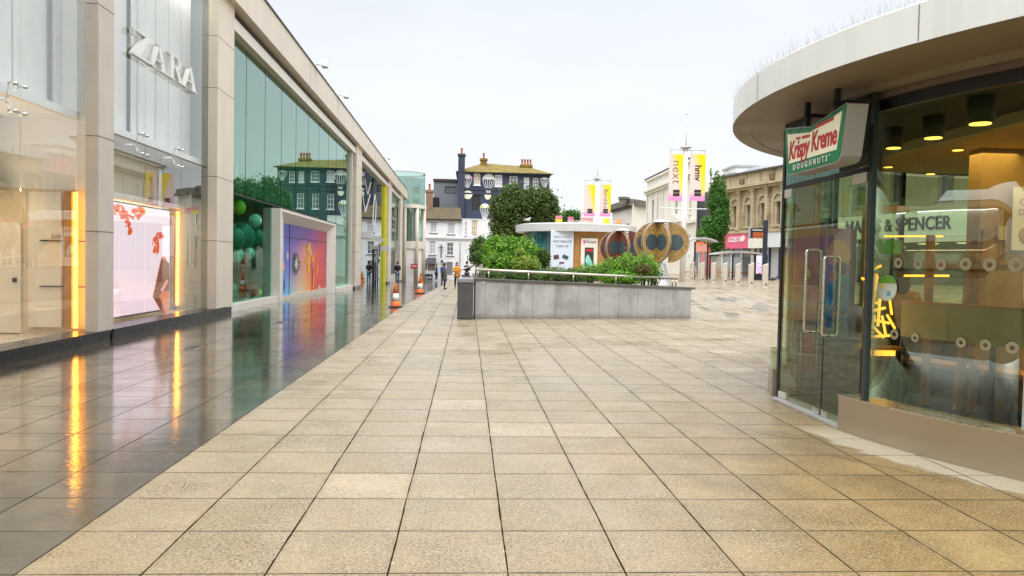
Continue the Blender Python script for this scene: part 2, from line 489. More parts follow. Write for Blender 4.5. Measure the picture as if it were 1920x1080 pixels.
    base = n.mix(wet, base, wcol)
    # ring of different paving beyond the planter
    cx, cy_ = 5.6, 28.5
    r2 = n.ma('SQRT', n.ma('ADD', n.ma('POWER', n.ma('SUBTRACT', x, cx), 2), n.ma('POWER', n.ma('SUBTRACT', y, cy_), 2)))
    inr = n.rng(r2, 5.55, 5.6, 1, 0)
    band = n.ma('MULTIPLY', inr, n.rng(r2, 4.85, 4.9, 0, 1))
    base = n.mix(n.ma('MULTIPLY', inr, .4), base, (.33, .27, .19))
    pud = n.ma('MULTIPLY', inr, n.rng(n.noise(1.1, 3, n.coord(scale=(1, .55, 1))), .54, .60, 0, 1))
    base = n.mix(n.ma('MULTIPLY', pud, .8), base, (.10, .085, .06))
    base = n.mix(n.ma('MULTIPLY', band, .4), base, (.30, .27, .22))
    base = n.mix(joint, base, n.mix(wet, (.022, .014, .006), (.008, .007, .005)))
    rough = n.rng(n.noise(1.7, 4, P), .35, .65, .30, .50)
    rough = n.mix(n.ma('MULTIPLY', damp, n.rng(mot2, .4, .6, .35, 1)), rough, .14)
    rough = n.mix(n.ma('MULTIPLY', gold, .7), rough, .5)
    rw = n.ma('ADD', n.rng(n.noise(2.4, 4, P), .35, .7, .05, .15), n.rng(mot, .5, .65, 0, .08))
    rough = n.mix(wet, rough, rw); rough = n.mix(dry, rough, .7); rough = n.mix(n.ma('MULTIPLY', pud, .6), rough, .2); rough = n.mix(n.ma('MULTIPLY', joint, .8), rough, .75)
    h = n.ma('ADD', n.ma('MULTIPLY', joint, -1.0), n.ma('MULTIPLY', sp, n.ma('SUBTRACT', .14, n.ma('MULTIPLY', wet, .128))))
    h = n.ma('ADD', h, n.ma('MULTIPLY', rnd, .2))
    nr = n.bump(h, .35, .006)
    # ripples and slab tilt in the wet strip
    rip = n.noise(9, 3, n.coord(scale=(1, 2.2, 1)), .5, 1.2)
    nr = n.bump(rip, .10, .012, nr)
    b = n.pbr(base, rough, 0, n.ma('MULTIPLY', n.mix(wet, .45, .85), n.ma('SUBTRACT', 1, joint)), nr)
    n.set(b.inputs["Coat Weight"], n.ma('MULTIPLY', n.ma('MULTIPLY', wet, n.ma('SUBTRACT', 1, joint)), n.rng(n.noise(.8, 4, P), .38, .62, .35, .95))); b.inputs["Coat Roughness"].default_value = .05
    b.inputs["Coat IOR"].default_value = 1.4
    cn = n.bump(rip, .09, .012)
    n.t.links.new(cn, b.inputs["Coat Normal"])
    return n.mat
M['ground'] = mat_ground()

def mat_leaf(name, a, b, c, sc=1.2):
    n = NT(name)
    f = n.rng(n.noise(sc, 3), .35, .65, 0, 1)
    at = n.n("ShaderNodeAttribute"); at.attribute_name = "tone"
    col = n.mix(f, a, b); col = n.mix(at.outputs["Fac"], col, c)
    bs = n.pbr(col, .38, 0, .45)
    tr = n.n("ShaderNodeBsdfTranslucent"); n.t.links.new(n.mix(.5, col, (.25, .4, .03)), tr.inputs[0])
    ms = n.n("ShaderNodeMixShader"); ms.inputs[0].default_value = .3
    n.t.links.new(bs.outputs[0], ms.inputs[1]); n.t.links.new(tr.outputs[0], ms.inputs[2]); n.t.links.new(ms.outputs[0], n.out.inputs[0])
    return n.mat
M['leaf_dark'] = mat_leaf('leaf_dark', (.022, .075, .014), (.06, .16, .022), (.16, .27, .04))
M['leaf_bright'] = mat_leaf('leaf_bright', (.035, .17, .008), (.12, .38, .012), (.36, .60, .05), 2.5)
M['leaf_lime'] = mat_leaf('leaf_lime', (.12, .22, .015), (.22, .34, .03), (.42, .50, .10), 4)
M['leaf_tree'] = mat_leaf('leaf_tree', (.018, .055, .012), (.055, .12, .022), (.15, .22, .04), .8)
M['leaf_autumn'] = mat_leaf('leaf_autumn', (.05, .045, .015), (.08, .07, .02), (.16, .11, .04), 2)
M['leaf_conic'] = mat_leaf('leaf_conic', (.018, .10, .014), (.045, .18, .02), (.11, .30, .04), .9)
M['leaf_brown'] = mat_leaf('leaf_brown', (.10, .05, .02), (.16, .09, .04), (.10, .16, .03), 5)

def foliage(name, blobs, n, size, mats, parent=None, shell=.55, thin=0.0):
    """leaf-sized faces spread through ellipsoid blobs (x,y,z,rx,ry,rz,[w])"""
    vs = []; fs = []; mi = []; tone = []
    W = [b[3] * b[4] * b[5] if len(b) < 7 else b[6] * b[3] * b[4] * b[5] for b in blobs]; tot = sum(W)
    off = parent.location if parent is not None else Vector((0, 0, 0))
    for b, wt in zip(blobs, W):
        for _ in range(int(n * wt / tot)):
            d = Vector((random.gauss(0, 1), random.gauss(0, 1), random.gauss(0, 1))).normalized()
            r = 1 - shell * random.random() ** 1.6
            r *= 1 + .10 * sin(d.x * 7 + b[0]) * sin(d.z * 6 + b[1]) + .06 * random.gauss(0, 1)
            p = Vector((b[0] + d.x * r * b[3], b[1] + d.y * r * b[4], b[2] + d.z * r * b[5])) - off
            nn = (d + Vector((random.gauss(0, .7), random.gauss(0, .7), random.gauss(0, .7) + .35))).normalized()
            a = nn.orthogonal().normalized(); c = nn.cross(a); t = random.random() * 6.28
            a, c = a * cos(t) + c * sin(t), c * cos(t) - a * sin(t)
            L = size * random.uniform(.5, 1.5); Wd = L * .52
            if random.random() < .05: p += d * size * random.uniform(.5, 2.5)
            k = len(vs)
            tip = nn * (-L * .18)
            vs += [tuple(p - a * L * .5), tuple(p + c * Wd * .5), tuple(p + a * L * .5 + tip), tuple(p - c * Wd * .5)]
            fs.append((k, k + 1, k + 2, k + 3)); mi.append(random.randrange(len(mats)) if len(mats) > 1 and random.random() < .35 else 0)
            t = random.random() ** 2.2
            tone += [t] * 4
    me = bpy.data.meshes.new(name); me.from_pydata(vs, [], fs); me.polygons.foreach_set("material_index", mi)
    for q in mats: me.materials.append(q)
    at = me.attributes.new("tone", 'FLOAT', 'POINT'); at.data.foreach_set("value", tone)
    o = bpy.data.objects.new(name, me); COL.objects.link(o)
    if parent is not None: o.parent = parent
    return o

def text(name, s, size, ex, mt, origin, xa, ya, parent=None, align='CENTER', shear=0, sx=1.0, off=0.0, spacing=1.0):
    cu = bpy.data.curves.new(name, 'FONT'); cu.body = s; cu.size = size; cu.extrude = ex; cu.align_x = align; cu.align_y = 'CENTER'
    cu.shear = shear; cu.offset = off; cu.space_character = spacing; cu.resolution_u = 3
    tmp = bpy.data.objects.new(name, cu); COL.objects.link(tmp)
    me = bpy.data.meshes.new_from_object(tmp.evaluated_get(bpy.context.evaluated_depsgraph_get()))
    bpy.data.objects.remove(tmp); me.name = name
    xa = Vector(xa).normalized(); ya = Vector(ya); ya = (ya - xa * ya.dot(xa)).normalized(); za = xa.cross(ya)
    mm = Matrix((xa, ya, za)).transposed().to_4x4() @ Matrix.Diagonal((sx, 1, 1, 1)); mm.translation = Vector(origin)
    p = parent
    while p is not None: mm.translation -= p.location; p = p.parent
    me.transform(mm); me.materials.clear(); me.materials.append(mt)
    o = bpy.data.objects.new(name, me); COL.objects.link(o)
    if parent is not None: o.parent = parent
    return o

def window(parent, W, h, d=.15, nx=1, nz=2, pane='win', frame='white', sill=True, fw=.07, o=0.0, sillm=None):
    a, b, c, e2 = h
    g = MB(W).add([(a, o - d + .03, c), (b, o - d + .03, c), (b, o - d + .03, e2), (a, o - d + .03, e2)], [(0, 1, 2, 3)]).build('window', M[pane], parent)
    f = MB(W)
    o0, o1 = o - d + .035, o - d + .10
    f.box(a, a + fw, o0, o1, c, e2); f.box(b - fw, b, o0, o1, c, e2)
    f.box(a + fw, b - fw, o0, o1, c, c + fw); f.box(a + fw, b - fw, o0, o1, e2 - fw, e2)
    for i in range(1, nx):
        q = a + (b - a) * i / nx; f.box(q - .02, q + .02, o0, o1 - .02, c + fw, e2 - fw)
    for i in range(1, nz):
        q = c + (e2 - c) * i / nz; f.box(a + fw, b - fw, o0, o1 - .01, q - .03, q + .03)
    f.build('frame', M[frame], g)
    if sill: MB(W).box(a - .1, b + .1, o + .002, o + .12, c - .14, c - .02).build('sill', M[sillm or frame], g)
    return g

# ------------------------------------------------------------------ ground
def build_ground():
    xs = [-600, -200, -80, -40] + [-30 + i * 1.0 for i in range(71)] + [60, 100, 250, 700]
    ys = [-600, -150, -50, -20] + [-8 + i * 1.0 for i in range(120)] + [125, 150, 250, 700]
    b = MB(); b.smooth = True
    vs = [(x, y, G(x, y) if -40 < x < 60 else G(max(-40, min(60, x)), y)) for y in ys for x in xs]
    n = len(xs)
    b.add(vs, [(j * n + i, j * n + i + 1, (j + 1) * n + i + 1, (j + 1) * n + i) for j in range(len(ys) - 1) for i in range(n - 1)])
    o = b.build('ground', M['ground']); tag(o, kind='structure')
build_ground()

# ------------------------------------------------------------------ the glass fronted arcade on the left
L = Wall(-6.87, 0, -.0098, 1)
def LP(s, o, z): return Vector(L(s, o, z))

def arcade():
    A = thing('shopping_arcade', LP(14, 0, 0), 'long cream stone shopping arcade with tall glass bays along the wet walkway', 'building')
    # carcass: back wall, floors, party walls
    b = MB(LP)
    b.box(-14, 97, -9.3, -9.0, -1.5, 9.6); b.box(-14, 97, -9.0, -.12, 9.3, 9.6)
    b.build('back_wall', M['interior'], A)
    b = MB(LP); b.box(-14, 97, -9.0, -.1, -1.6, .10); b.build('shop_floor', M['beige_floor'], A)
    # fascia with roof edge
    b = MB(LP); b.box(-14, 97, -.4, .42, 8.86, 9.92)
    b.build('fascia', M['cream'], A)
    b = MB(LP); b.box(-14.1, 97.1, -.5, .47, 9.92, 9.965); b.build('roof_edge', M['dark_metal'], A)
    b = MB(LP)
    for s in (20.9, 33, 45.5, 58, 70, 82): b.box(s, s + .02, .42, .423, 8.86, 9.92)
    b.build_each('fascia_joint', M['joint'], A)
    # black gap then white frame under the fascia
    b = MB(LP); b.box(22.3, 88.5, -.1, .10, 8.62, 8.86); b.build('shadow_gap', M['dark_metal'], A)
    b = MB(LP); b.box(22.3, 88.5, -.12, .16, 8.28, 8.62); b.build('head_frame', M['cream_light'], A)
    # piers
    for i, (s0, s1, d) in enumerate(((14.57, 15.2, .20), (21.4, 22.9, .22), (49.2, 51.9, .22), (71.2, 74.4, .22), (85.0, 88.6, .22), (-2.2, -.9, .2))):
        zb = G(-6.6, s0) - .1
        p = MB(LP).box(s0, s1, -.03, d, .28 + zb, 8.859).build('pier', M['stone_pier'] if i == 0 else M['cream'], A)
        MB(LP).box(s0 + .015, s1 - .015, -.03, d - .02, zb - .3, .28 + zb).build('pier_base', M['black'], p)
        j = MB(LP)
        for z in (2.05, 3.8, 6.2, 7.6): j.box(s0 - .003, s1 + .003, -.025, d + .003, z, z + .014)
        j.build_each('joint', M['joint'], p)
    # ---- display bays with white lined upper box
    for (s0, s1, cuts) in ((-.9, 15.0, (1.6, 4.2, 6.9, 9.6, 12.42)), (15.12, 22.3, (17.15, 19.28))):
        b = MB(LP); b.box(s0, s1, -.35, .22, -.4, .13); b.m = 1; b.box(s0, s1, -.3, .24, .13, .20)
        b.build('plinth', [M['black'], M['black']], A)
        cs = [s0, *cuts, s1]
        for i in range(len(cs) - 1):
            for z0, z1, zc in ((.20, 4.0, 0), (4.03, 8.86, 1)):
                MB(LP).box(cs[i] + .012, cs[i + 1] - .012, -.01, .01, z0, z1).build('glass_pane', M['gl_clear'], A)
        # spider fittings
        f = MB()
        for c in cuts:
            for dz in (-.2, .22):
                for ds in (-.13, .13):
                    f.cyl(LP(c + ds, -.10, 4.015 + dz), LP(c + ds, .035, 4.015 + dz), .03, n=10)
                    f.cyl(LP(c + ds, -.08, 4.015 + dz), LP(c, -.22, 4.015), .012, n=6)
            f.cyl(LP(c, -.9, 4.015), LP(c, -.2, 4.015), .025, n=8)
        f.build_each('glass_fitting', M['steel'], A)
        # pleated white lining above, on a white shelf
        b = MB(LP); s = s0
        while s < s1 - .05:
            wd = random.choice((.16, .3, .9, 1.3, .12, .7)); e2 = min(s + wd, s1)
            dd = -.62 - random.choice((0, .10, .18, .05))
            b.box(s, e2 - .02, dd - .05, dd, 4.32, 8.85); s = e2
        b.build('white_lining', M['white'], A)
        b = MB(LP); b.box(s0, s1, -1.6, -.34, 4.16, 4.30); b.build('lining_shelf', M['white'], A)
    # bay one interior: beige room, door leaf, rails
    b = MB(LP); b.box(-.9, 15.0, -2.6, -2.5, .1, 4.15); b.build('inner_wall', M['beige_wall'], A)
    MB(LP).box(15.0, 15.1, -2.6, -.04, .1, 2.84).build('inner_wall', M['beige_wall'], A)
    MB(LP).box(15.0, 15.1, -2.6, -.04, 2.843, 8.8).build('inner_wall', M['white'], A)
    MB(LP).box(14.9, 15.0, -1.22, -.62, .24, 2.78).build('wall_panel', M['cream_light'], A)
    b = MB(LP); b.box(-.9, 14.99, -2.5, -1.6, 2.86, 2.95); b.build('bulkhead', M['cream_light'], A)
    dl = MB(LP).box(14.93, 14.995, -2.3, -1.38, .12, 2.2).build('door', M['cream_light'], A)
    MB(LP).box(14.88, 14.93, -1.50, -1.44, 1.08, 1.16).build('handle', M['dark_metal'], dl)
    b = MB(LP)
    for z in (1.86, 1.00): b.box(14.86, 14.875, -1.0, -.08, z, z + .024)
    b.build_each('wall_rail', M['ink'], A)
    b = MB(LP); b.box(15.1, 22.3, -1.7, -1.6, .1, 4.15); b.build('inner_wall', M['beige_wall'], A)
    MB(LP).box(22.3, 22.4, -1.7, -.04, .1, 2.9).build('inner_wall', M['beige_wall'], A)
    MB(LP).box(22.3, 22.4, -1.7, -.04, 2.903, 8.8).build('inner_wall', M['white'], A)
    b = MB(LP); b.box(15.1, 22.29, -1.6, -.80, 2.92, 3.02); b.build('bulkhead', M['cream_light'], A)
    cl_ = emis('shop_fill_glow', (1.0, .74, .46), 13.0); cw_ = emis('lining_fill_glow', (1.0, .98, .95), 10.0)  # glowing panels added inside the bays to brighten rooms and lining
    for a, c in ((2, 14.4), (15.6, 21.8)):
        MB(LP).box(a, c, -1.7, -1.45, 2.835, 2.858).build('fill_panel', cl_, A)
        MB(LP).box(a, c, -.50, -.30, 8.80, 8.855).build('fill_panel', cw_, A)
    # little logo on rail
    text('window_lettering', 'ZARA', .10, .002, M['ink'], LP(14.86, -.66, 1.95), LP(0, 1, 0) - LP(0, 0, 0), (0, 0, 1), A)

arcade()

# ---- big serif letters on the glass
def zara():
    R = thing('shop_sign', LP(16.3, .1, 5.7), 'four large white serif letters fixed on the upper glass', 'sign')
    z0, hh = 5.74, .56
    def put(pl, s, wd):
        b = MB()
        for poly in pl:
            b.prism([(p[0] * wd, p[1] * hh) for p in poly], lambda a, c, d: tuple(LP(s + a, .04 + d, z0 + c)), .10, 0)
        b.build('letter', M['letter'], R)
    Z = [[(.06, .97), (.94, .97), (.94, .91), (.06, .91)], [(.06, .91), (.10, .91), (.10, .72), (.06, .72)], [(.66, .91), (.94, .91), (.32, .07), (.04, .07)],
         [(.04, .07), (1.0, .07), (1.0, 0), (.04, 0)], [(.94, .30), (1.0, .30), (1.0, .07), (.94, .07)]]
    A_ = [[(.10, .04), (.16, .04), (.53, 1), (.47, 1)], [(.64, .04), (.88, .04), (.56, 1), (.42, 1)], [(.27, .38), (.68, .38), (.68, .32), (.27, .32)],
          [(0, .05), (.28, .05), (.28, 0), (0, 0)], [(.54, .05), (1.0, .05), (1.0, 0), (.54, 0)]]
    Rr = [[(.14, .04), (.34, .04), (.34, .96), (.14, .96)], [(0, .05), (.46, .05), (.46, 0), (0, 0)], [(0, 1), (.62, 1), (.62, .95), (0, .95)],
          [(.62, 1), (.80, .92), (.86, .76), (.70, .76), (.66, .90), (.56, .95)], [(.86, .76), (.80, .60), (.62, .50), (.56, .55), (.66, .62), (.70, .76)],
          [(.34, .55), (.60, .55), (.62, .50), (.34, .50)], [(.46, .50), (.66, .50), (.92, .05), (.72, .05)], [(.66, .05), (1.02, .05), (1.02, 0), (.66, 0)]]
    put(Z, 16.2, .98); put(A_, 17.12, .95); put(Rr, 18.12, .92); put(A_, 19.05, 1.0)
zara()

# ---- led strips and display screen
def L_off(px, s):
    return min([i * .01 for i in range(-200, 20)], key=lambda o: abs(L.pix(px, 500, o)[0] - s))
def strip(s, z0, z1, o, label, wd=.10):
    R = thing('light_strip', LP(s, o, z0), label, 'light', 'tall amber light strips in the display windows')
    MB(LP).box(s - wd * .9, s + wd * .9, o - .16, o - .03, z0, z1).build('channel', M['timber'], R)
    MB(LP).box(s - wd / 4, s + wd / 4, o - .028, o + .03, z0 + .02, z1 - .02).build('tube', emis('led_amber', (1.0, .38, .03), 11.0) if 'led_amber' not in bpy.data.materials else bpy.data.materials['led_amber'], R)
strip(14.83, .22, 2.80, -.33, 'amber light strip in the cream corner nearest the first grey pier')
strip(22.1, .22, 2.88, L_off(333, 22.1), 'yellow light strip standing to the right of the pink screen', .08)

SE = L.pix(318, 500, -.56)[0]
def screen_mat():
    n = NT('screen_image'); P = n.coord('Generated'); g = n.sepx(P)
    a = n.noise(16, 5, n.coord('Generated', scale=(.1, 1, 1)), .7)
    def blob(u, v, ru, rv, th):
        d = n.ma('SQRT', n.ma('ADD', n.ma('POWER', n.ma('DIVIDE', n.ma('SUBTRACT', g[1], u), ru), 2), n.ma('POWER', n.ma('DIVIDE', n.ma('SUBTRACT', g[2], v), rv), 2)))
        return n.ma('MULTIPLY', n.ma('LESS_THAN', d, 1), n.ma('GREATER_THAN', n.ma('SUBTRACT', a, n.ma('MULTIPLY', d, .12)), th))
    msk = None
    for px, py, wx, hy in ((222, 394, 13, 12), (233, 406, 11, 13), (242, 428, 7, 13), (254, 402, 12, 11), (265, 394, 9, 10), (300, 442, 8, 7), (292, 462, 7, 20)):
        s_, z_ = L.pix(px, py, -.56); s2, _z = L.pix(px + wx, py, -.56); _s, z2 = L.pix(px, py - hy, -.56)
        q = blob((s_ - 15.18) / (SE - 15.18), (z_ - .28) / 2.48, (s2 - s_) / (SE - 15.18), (z2 - z_) / 2.48, .40); msk = q if msk is None else n.ma('MAXIMUM', msk, q)
    col = n.mix(msk, n.mix(g[2], (1.0, .72, .82), (1.0, .84, .90)), (.85, .10, .015))
    em = n.n("ShaderNodeEmission"); n.t.links.new(col, em.inputs[0]); em.inputs[1].default_value = 1.05
    n.t.links.new(em.outputs[0], n.out.inputs[0]); return n.mat
def screen():
    R = thing('digital_screen', LP(16.8, -.55, .2), 'pink lit video wall with orange leaves behind the shop glass', 'screen')
    MB(LP).box(15.16, SE + .02, -.78, -.58, .24, 2.80).build('casing', M['dark_metal'], R)
    MB(LP).box(15.18, SE, -.578, -.56, .28, 2.76).build('picture', screen_mat(), R)
    org = emis('screen_orange', (.80, .16, .03), .9); brn = emis('screen_brown', (.28, .06, .02), .8); pk = emis('screen_pink', (.9, .38, .36), .9)
    b = MB()
    def pl(pts, d, mm): b.m = mm; b.prism(pts, lambda a, c, q: tuple(LP(a, -.56 + q, c)), d, .001)
    sx = lambda l: [L.pix(px, py, -.56) for px, py in l]
    pl(sx([(302, 484), (308, 480), (317, 496), (317, 590), (306, 592), (286, 556)]), .004, 0)
    pl(sx([(303, 484), (317, 494), (317, 545), (303, 549), (297, 556), (312, 588), (306, 590), (287, 557)]), .008, 1)
    pl(sx([(300, 544), (312, 523), (315, 527), (304, 548)]), .012, 2)
    b.build('printed_figure', [org, brn, pk], R)
screen()

# ---- green glass bay
def green_bay():
    R = thing('glass_shopfront', LP(35, -.1, 0), 'tall green glass shopfront with a boxed white doorway', 'shopfront')
    zt = 8.28
    cs = [22.3, 23.45, 25.3, 27.7, 28.9]
    for i in range(4): MB(LP).box(cs[i] + .012, cs[i + 1] - .012, -.11, -.09, .22, 3.55).build('glass_pane', M['gl_green_low'], R)
    cs = [42.3, 45.3, 48.6]
    for i in range(2): MB(LP).box(cs[i] + .012, cs[i + 1] - .012, -.11, -.09, 0, 3.55).build('glass_pane', M['gl_green_low'], R)
    cs = [22.3, 23.45, 25.3, 27.7, 30.2, 32.8, 35.4, 38.0, 40.7, 43.3, 46.0, 48.6]
    for i in range(len(cs) - 1):
        MB(LP).box(cs[i] + .012, cs[i + 1] - .012, -.11, -.09, 3.59, zt).build('glass_pane', M['gl_green'], R)
    b = MB(LP)
    for s in cs[1:-1]: b.box(s - .012, s + .012, -.13, -.085, 3.56, zt)
    b.box(22.3, 48.6, -.13, -.085, 3.55, 3.59)
    b.build('glazing_bar', M['dark_metal'], R)
    b = MB(LP); b.box(22.3, 28.8, -.2, .16, -.3, .20); b.box(42.2, 48.6, -.2, .16, -.5, .0); b.m = 0
    b.box(48.35, 48.6, -.2, .06, .0, zt)
    b.build_each('sill_frame', M['cream_light'], R)
    # door box: splayed white surround
    s0, s1 = L.pix(525, 500, .22)[0], L.pix(629, 500, .22)[0]; zt2 = L.pix(525, 390, .22)[1]
    b = MB(LP)
    fo, bo = .22, -.14
    def q(a, b_, c, d): b.add([a, b_, c, d], [(0, 1, 2, 3)])
    a0, a1, at = s0, s1, zt2; f0, f1, ft = s0 + .22, s1 - .25, zt2 - .10; d0, d1 = L.pix(531, 500, -.14)[0], L.pix(612, 500, -.14)[0]; dt = L.pix(531, 418, -.14)[1]; zb = -.6
    # outer skin
    q((a0, fo, zb), (a0, bo, zb), (a0, bo, at), (a0, fo, at)); q((a0, fo, at), (a0, bo, at), (a1, bo, at), (a1, fo, at)); q((a1, bo, zb), (a1, fo, zb), (a1, fo, at), (a1, bo, at))
    # front rim
    q((a0, fo, zb), (f0, fo, zb), (f0, fo, ft), (a0, fo, at)); q((a0, fo, at), (f0, fo, ft), (f1, fo, ft), (a1, fo, at)); q((f1, fo, zb), (a1, fo, zb), (a1, fo, at), (f1, fo, ft))
    # splays
    q((f0, fo, zb), (d0, bo, zb), (d0, bo, dt), (f0, fo, ft)); q((f0, fo, ft), (d0, bo, dt), (d1, bo, dt), (f1, fo, ft)); q((d1, bo, zb), (f1, fo, zb), (f1, fo, ft), (d1, bo, dt))
    b.build('door_surround', M['cream_light'], R)
    cl_ = emis('green_bay_fill_glow', (.75, 1.0, .85), 2.5)  # glowing panels added to lighten the interior behind the green glass
    for s in (23.6, 25.2, 27.0, 44, 46.5): MB(LP).box(s, s + .9, -1.9, -1.6, 3.52, 3.60).build('fill_panel', cl_, R)
    MB(LP).box(22.4, 48.6, -1.5, -1.3, 3.8, 9.2).build('pale_backing', mat('pale_green_backing', (.42, .60, .50), .7, var=.12, sc=.5), R)  # pale surface added to brighten what shows through the upper glass
    # inside: dim shop, party wall
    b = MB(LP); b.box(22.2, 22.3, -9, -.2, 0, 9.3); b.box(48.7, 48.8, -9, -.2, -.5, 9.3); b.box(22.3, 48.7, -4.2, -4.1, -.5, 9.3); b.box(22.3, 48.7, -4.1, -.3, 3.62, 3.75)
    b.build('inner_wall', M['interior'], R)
    return d0, d1, dt, bo
DD = green_bay()

def mural_mat():
    n = NT('shutter_mural'); g = n.sepx(n.coord('Generated')); u, v = g[1], g[2]
    wv = n.ma('MULTIPLY', n.ma('SUBTRACT', n.noise(4, 3, n.coord('Generated')), .5), .25)
    u2 = n.ma('ADD', u, wv); v2 = n.ma('ADD', v, wv)
    def rp(val, st):
        r = n.n("ShaderNodeValToRGB"); el = r.color_ramp.elements
        el[0].position, el[0].color = st[0][0], (*st[0][1], 1); el[1].position, el[1].color = st[-1][0], (*st[-1][1], 1)
        for p, c in st[1:-1]: x = el.new(p); x.color = (*c, 1)
        n.t.links.new(val, r.inputs[0]); return r.outputs[0]
    low = rp(u2, [(0, (.08, .38, .75)), (.15, (.25, .55, .70)), (.32, (.66, .52, .30)), (.52, (.82, .34, .08)), (.68, (.80, .06, .02)), (1, (.60, .02, .05))])
    top = rp(u2, [(0, (.05, .08, .40)), (.3, (.10, .05, .30)), (.6, (.20, .04, .28)), (.85, (.42, .03, .12)), (1, (.35, .05, .05))])
    midc = rp(u2, [(0, (.05, .15, .62)), (.22, (.26, .14, .42)), (.42, (.70, .26, .14)), (.62, (.74, .10, .05)), (1, (.50, .02, .08))])
    c = n.mix(n.rng(v2, .1, .55, 0, 1, True), low, midc); c = n.mix(n.rng(v2, .6, .9, 0, 1, True), c, top)
    slat = n.ma('FRACT', n.ma('MULTIPLY', v, 34)); sl_ = n.rng(slat, 0, .12, .75, 1)
    c = n.mix(1, c, n.comb(sl_, sl_, sl_), 'MULTIPLY')
    n.pbr(c, .4, 0, .5, n.bump(slat, .2, .01), c, .08); return n.mat
def shutter():
    d0, d1, dt, bo = DD
    zb = G(-7, d1) - .15
    R = thing('painted_shutter', LP((d0 + d1) / 2, bo, zb), 'roller shutter painted with a blue to red rainbow mural', 'shutter')
    MB(LP).box(d0, d1, bo - .06, bo - .01, zb, dt).build('shutter_panel', mural_mat(), R)
    b = MB(LP)
    for s in (32.0, 36.9): b.box(s, s + .04, bo - .009, bo + .008, zb, dt if s < 33 else 1.4)
    b.box(d0, d1, bo - .009, bo + .006, 2.45, 2.475); b.build_each('shutter_seam', M['ink'], R)
    fr = lambda a, c, q: tuple(LP(a, bo + q, c))
    b = MB()
    def star(cs, cz, rs, rz, n, mm, k=.55, d=.012, jit=.25):
        b.m = mm; pts = []
        for i in range(n * 2):
            r = (1 if i % 2 else k) * random.uniform(1 - jit, 1 + jit); t = pi * i / n
            pts.append((cs + rs * r * cos(t), cz + rz * r * sin(t)))
        c0 = (cs, cz)
        b.add([fr(*c0, d)] + [fr(*p, d) for p in pts], [(0, 1 + i, 1 + (i + 1) % len(pts)) for i in range(len(pts))])
    star(30.45, 2.45, .45, .62, 9, 0, .75); star(33.3, 1.35, .85, .62, 20, 1, .55); star(33.3, 1.38, .45, .34, 16, 2, .5, .018)
    star(30.9, 1.25, .32, .22, 8, 3, .7); star(31.0, .55, .35, .3, 9, 4, .6); star(31.6, 1.7, .25, .2, 7, 2, .6)
    for (s, z, q, m_) in ((35.9, 2.05, .12, 0), (36.2, 1.75, .1, 3), (35.6, 1.5, .12, 0), (36.6, 1.9, .1, 2), (37.0, 1.6, .09, 0), (36.8, 1.3, .1, 5)): star(s, z, q * 2.6, q * 2.2, 6, m_, .5)
    b.m = 0; b.prism([(35.8, .9), (36.1, 2.3), (36.35, 2.3), (36.2, .9)], fr, .014, .004)
    b.m = 3; b.prism([(37.9, .9), (38.15, 1.75), (38.4, .9)], fr, .014, .004); b.prism([(36.95, .2), (37.1, 1.1), (37.3, .2)], fr, .014, .004)
    b.m = 2; b.prism([(38.4, .05), (38.4, .28), (39.0, .28), (39.0, .05)], fr, .014, .004)
    b.build_each('painted_figures', [mat('p_yel', (.85, .48, .02), .4), mat('p_dark', (.06, .07, .06), .5), mat('p_pale', (.55, .55, .48), .5), mat('p_org', (.85, .30, .05), .4), mat('p_blu', (.03, .10, .45), .4), mat('p_mag', (.6, .1, .3), .4)], R)
shutter()

# balloons and figures displayed behind the green glass
def balloon(s, o, z, r, mt, label, cat='balloon'):
    p = LP(s, o, z)
    b = MB(); b.ball(p, r, 18, 1, 1, 1.12); b.cyl(p - Vector((0, 0, r * 1.2)), p - Vector((0, 0, r * 1.08)), r * .12, r * .03, 8)
    tag(b.build('balloon', mt), label, 'balloon', 'balloons floating behind the green glass')
deco_y = mat('balloon_yellow', (.70, .72, .05), .25); deco_w = mat('balloon_white', (.7, .8, .78), .25)
for (s, o, z, r, q, lb) in ((24.2, -.7, 3.25, .2, deco_y, 'yellow balloon high in the corner beside the cream pier'), (25.2, -.9, 2.3, .42, M['teal_deco'], 'large teal balloon in the second green pane'),
                            (25.8, -.6, 2.9, .2, deco_w, 'pale balloon above the large teal one'), (23.9, -.8, 2.2, .34, M['teal_deco'], 'teal balloon in the first green pane'),
                            (24.0, -.7, 1.7, .2, deco_w, 'pale balloon under the teal balloon of the first pane'), (26.4, -.7, 2.35, .26, M['teal_deco'], 'smaller teal balloon in the third green pane'),
                            (25.1, -.6, 1.75, .17, deco_w, 'small pale balloon lowest in the second pane')):
    balloon(s + 1.5, o + .3, z, r * 1.1, q, lb)
def mannequin(s, o, z0, mt, label):
    R = thing('mannequin', LP(s, o, z0), label, 'mannequin')
    p = LP(s, o, z0)
    b = MB(); b.tube([p + Vector((0, 0, .85)), p + Vector((0, 0, 1.0)), p + Vector((0, 0, 1.2)), p + Vector((0, 0, 1.38)), p + Vector((0, 0, 1.46)), p + Vector((0, 0, 1.55)), p + Vector((0, 0, 1.65)), p + Vector((0, 0, 1.75))],
                     [.15, .13, .16, .15, .06, .07, .095, .04], 14)
    for q in (-1, 1):
        b.tube([p + Vector((0, q * .17, 1.38)), p + Vector((.03, q * .22, 1.1)), p + Vector((.1, q * .2, .85))], [.055, .045, .03], 8)
        b.tube([p + Vector((0, q * .08, .9)), p + Vector((0, q * .09, .5)), p + Vector((0, q * .09, .04))], [.09, .06, .04], 8)
    b.build('figure', mt, R)
    MB().cyl(p, p + Vector((0, 0, .03)), .22, n=20).build('base', M['steel'], R)
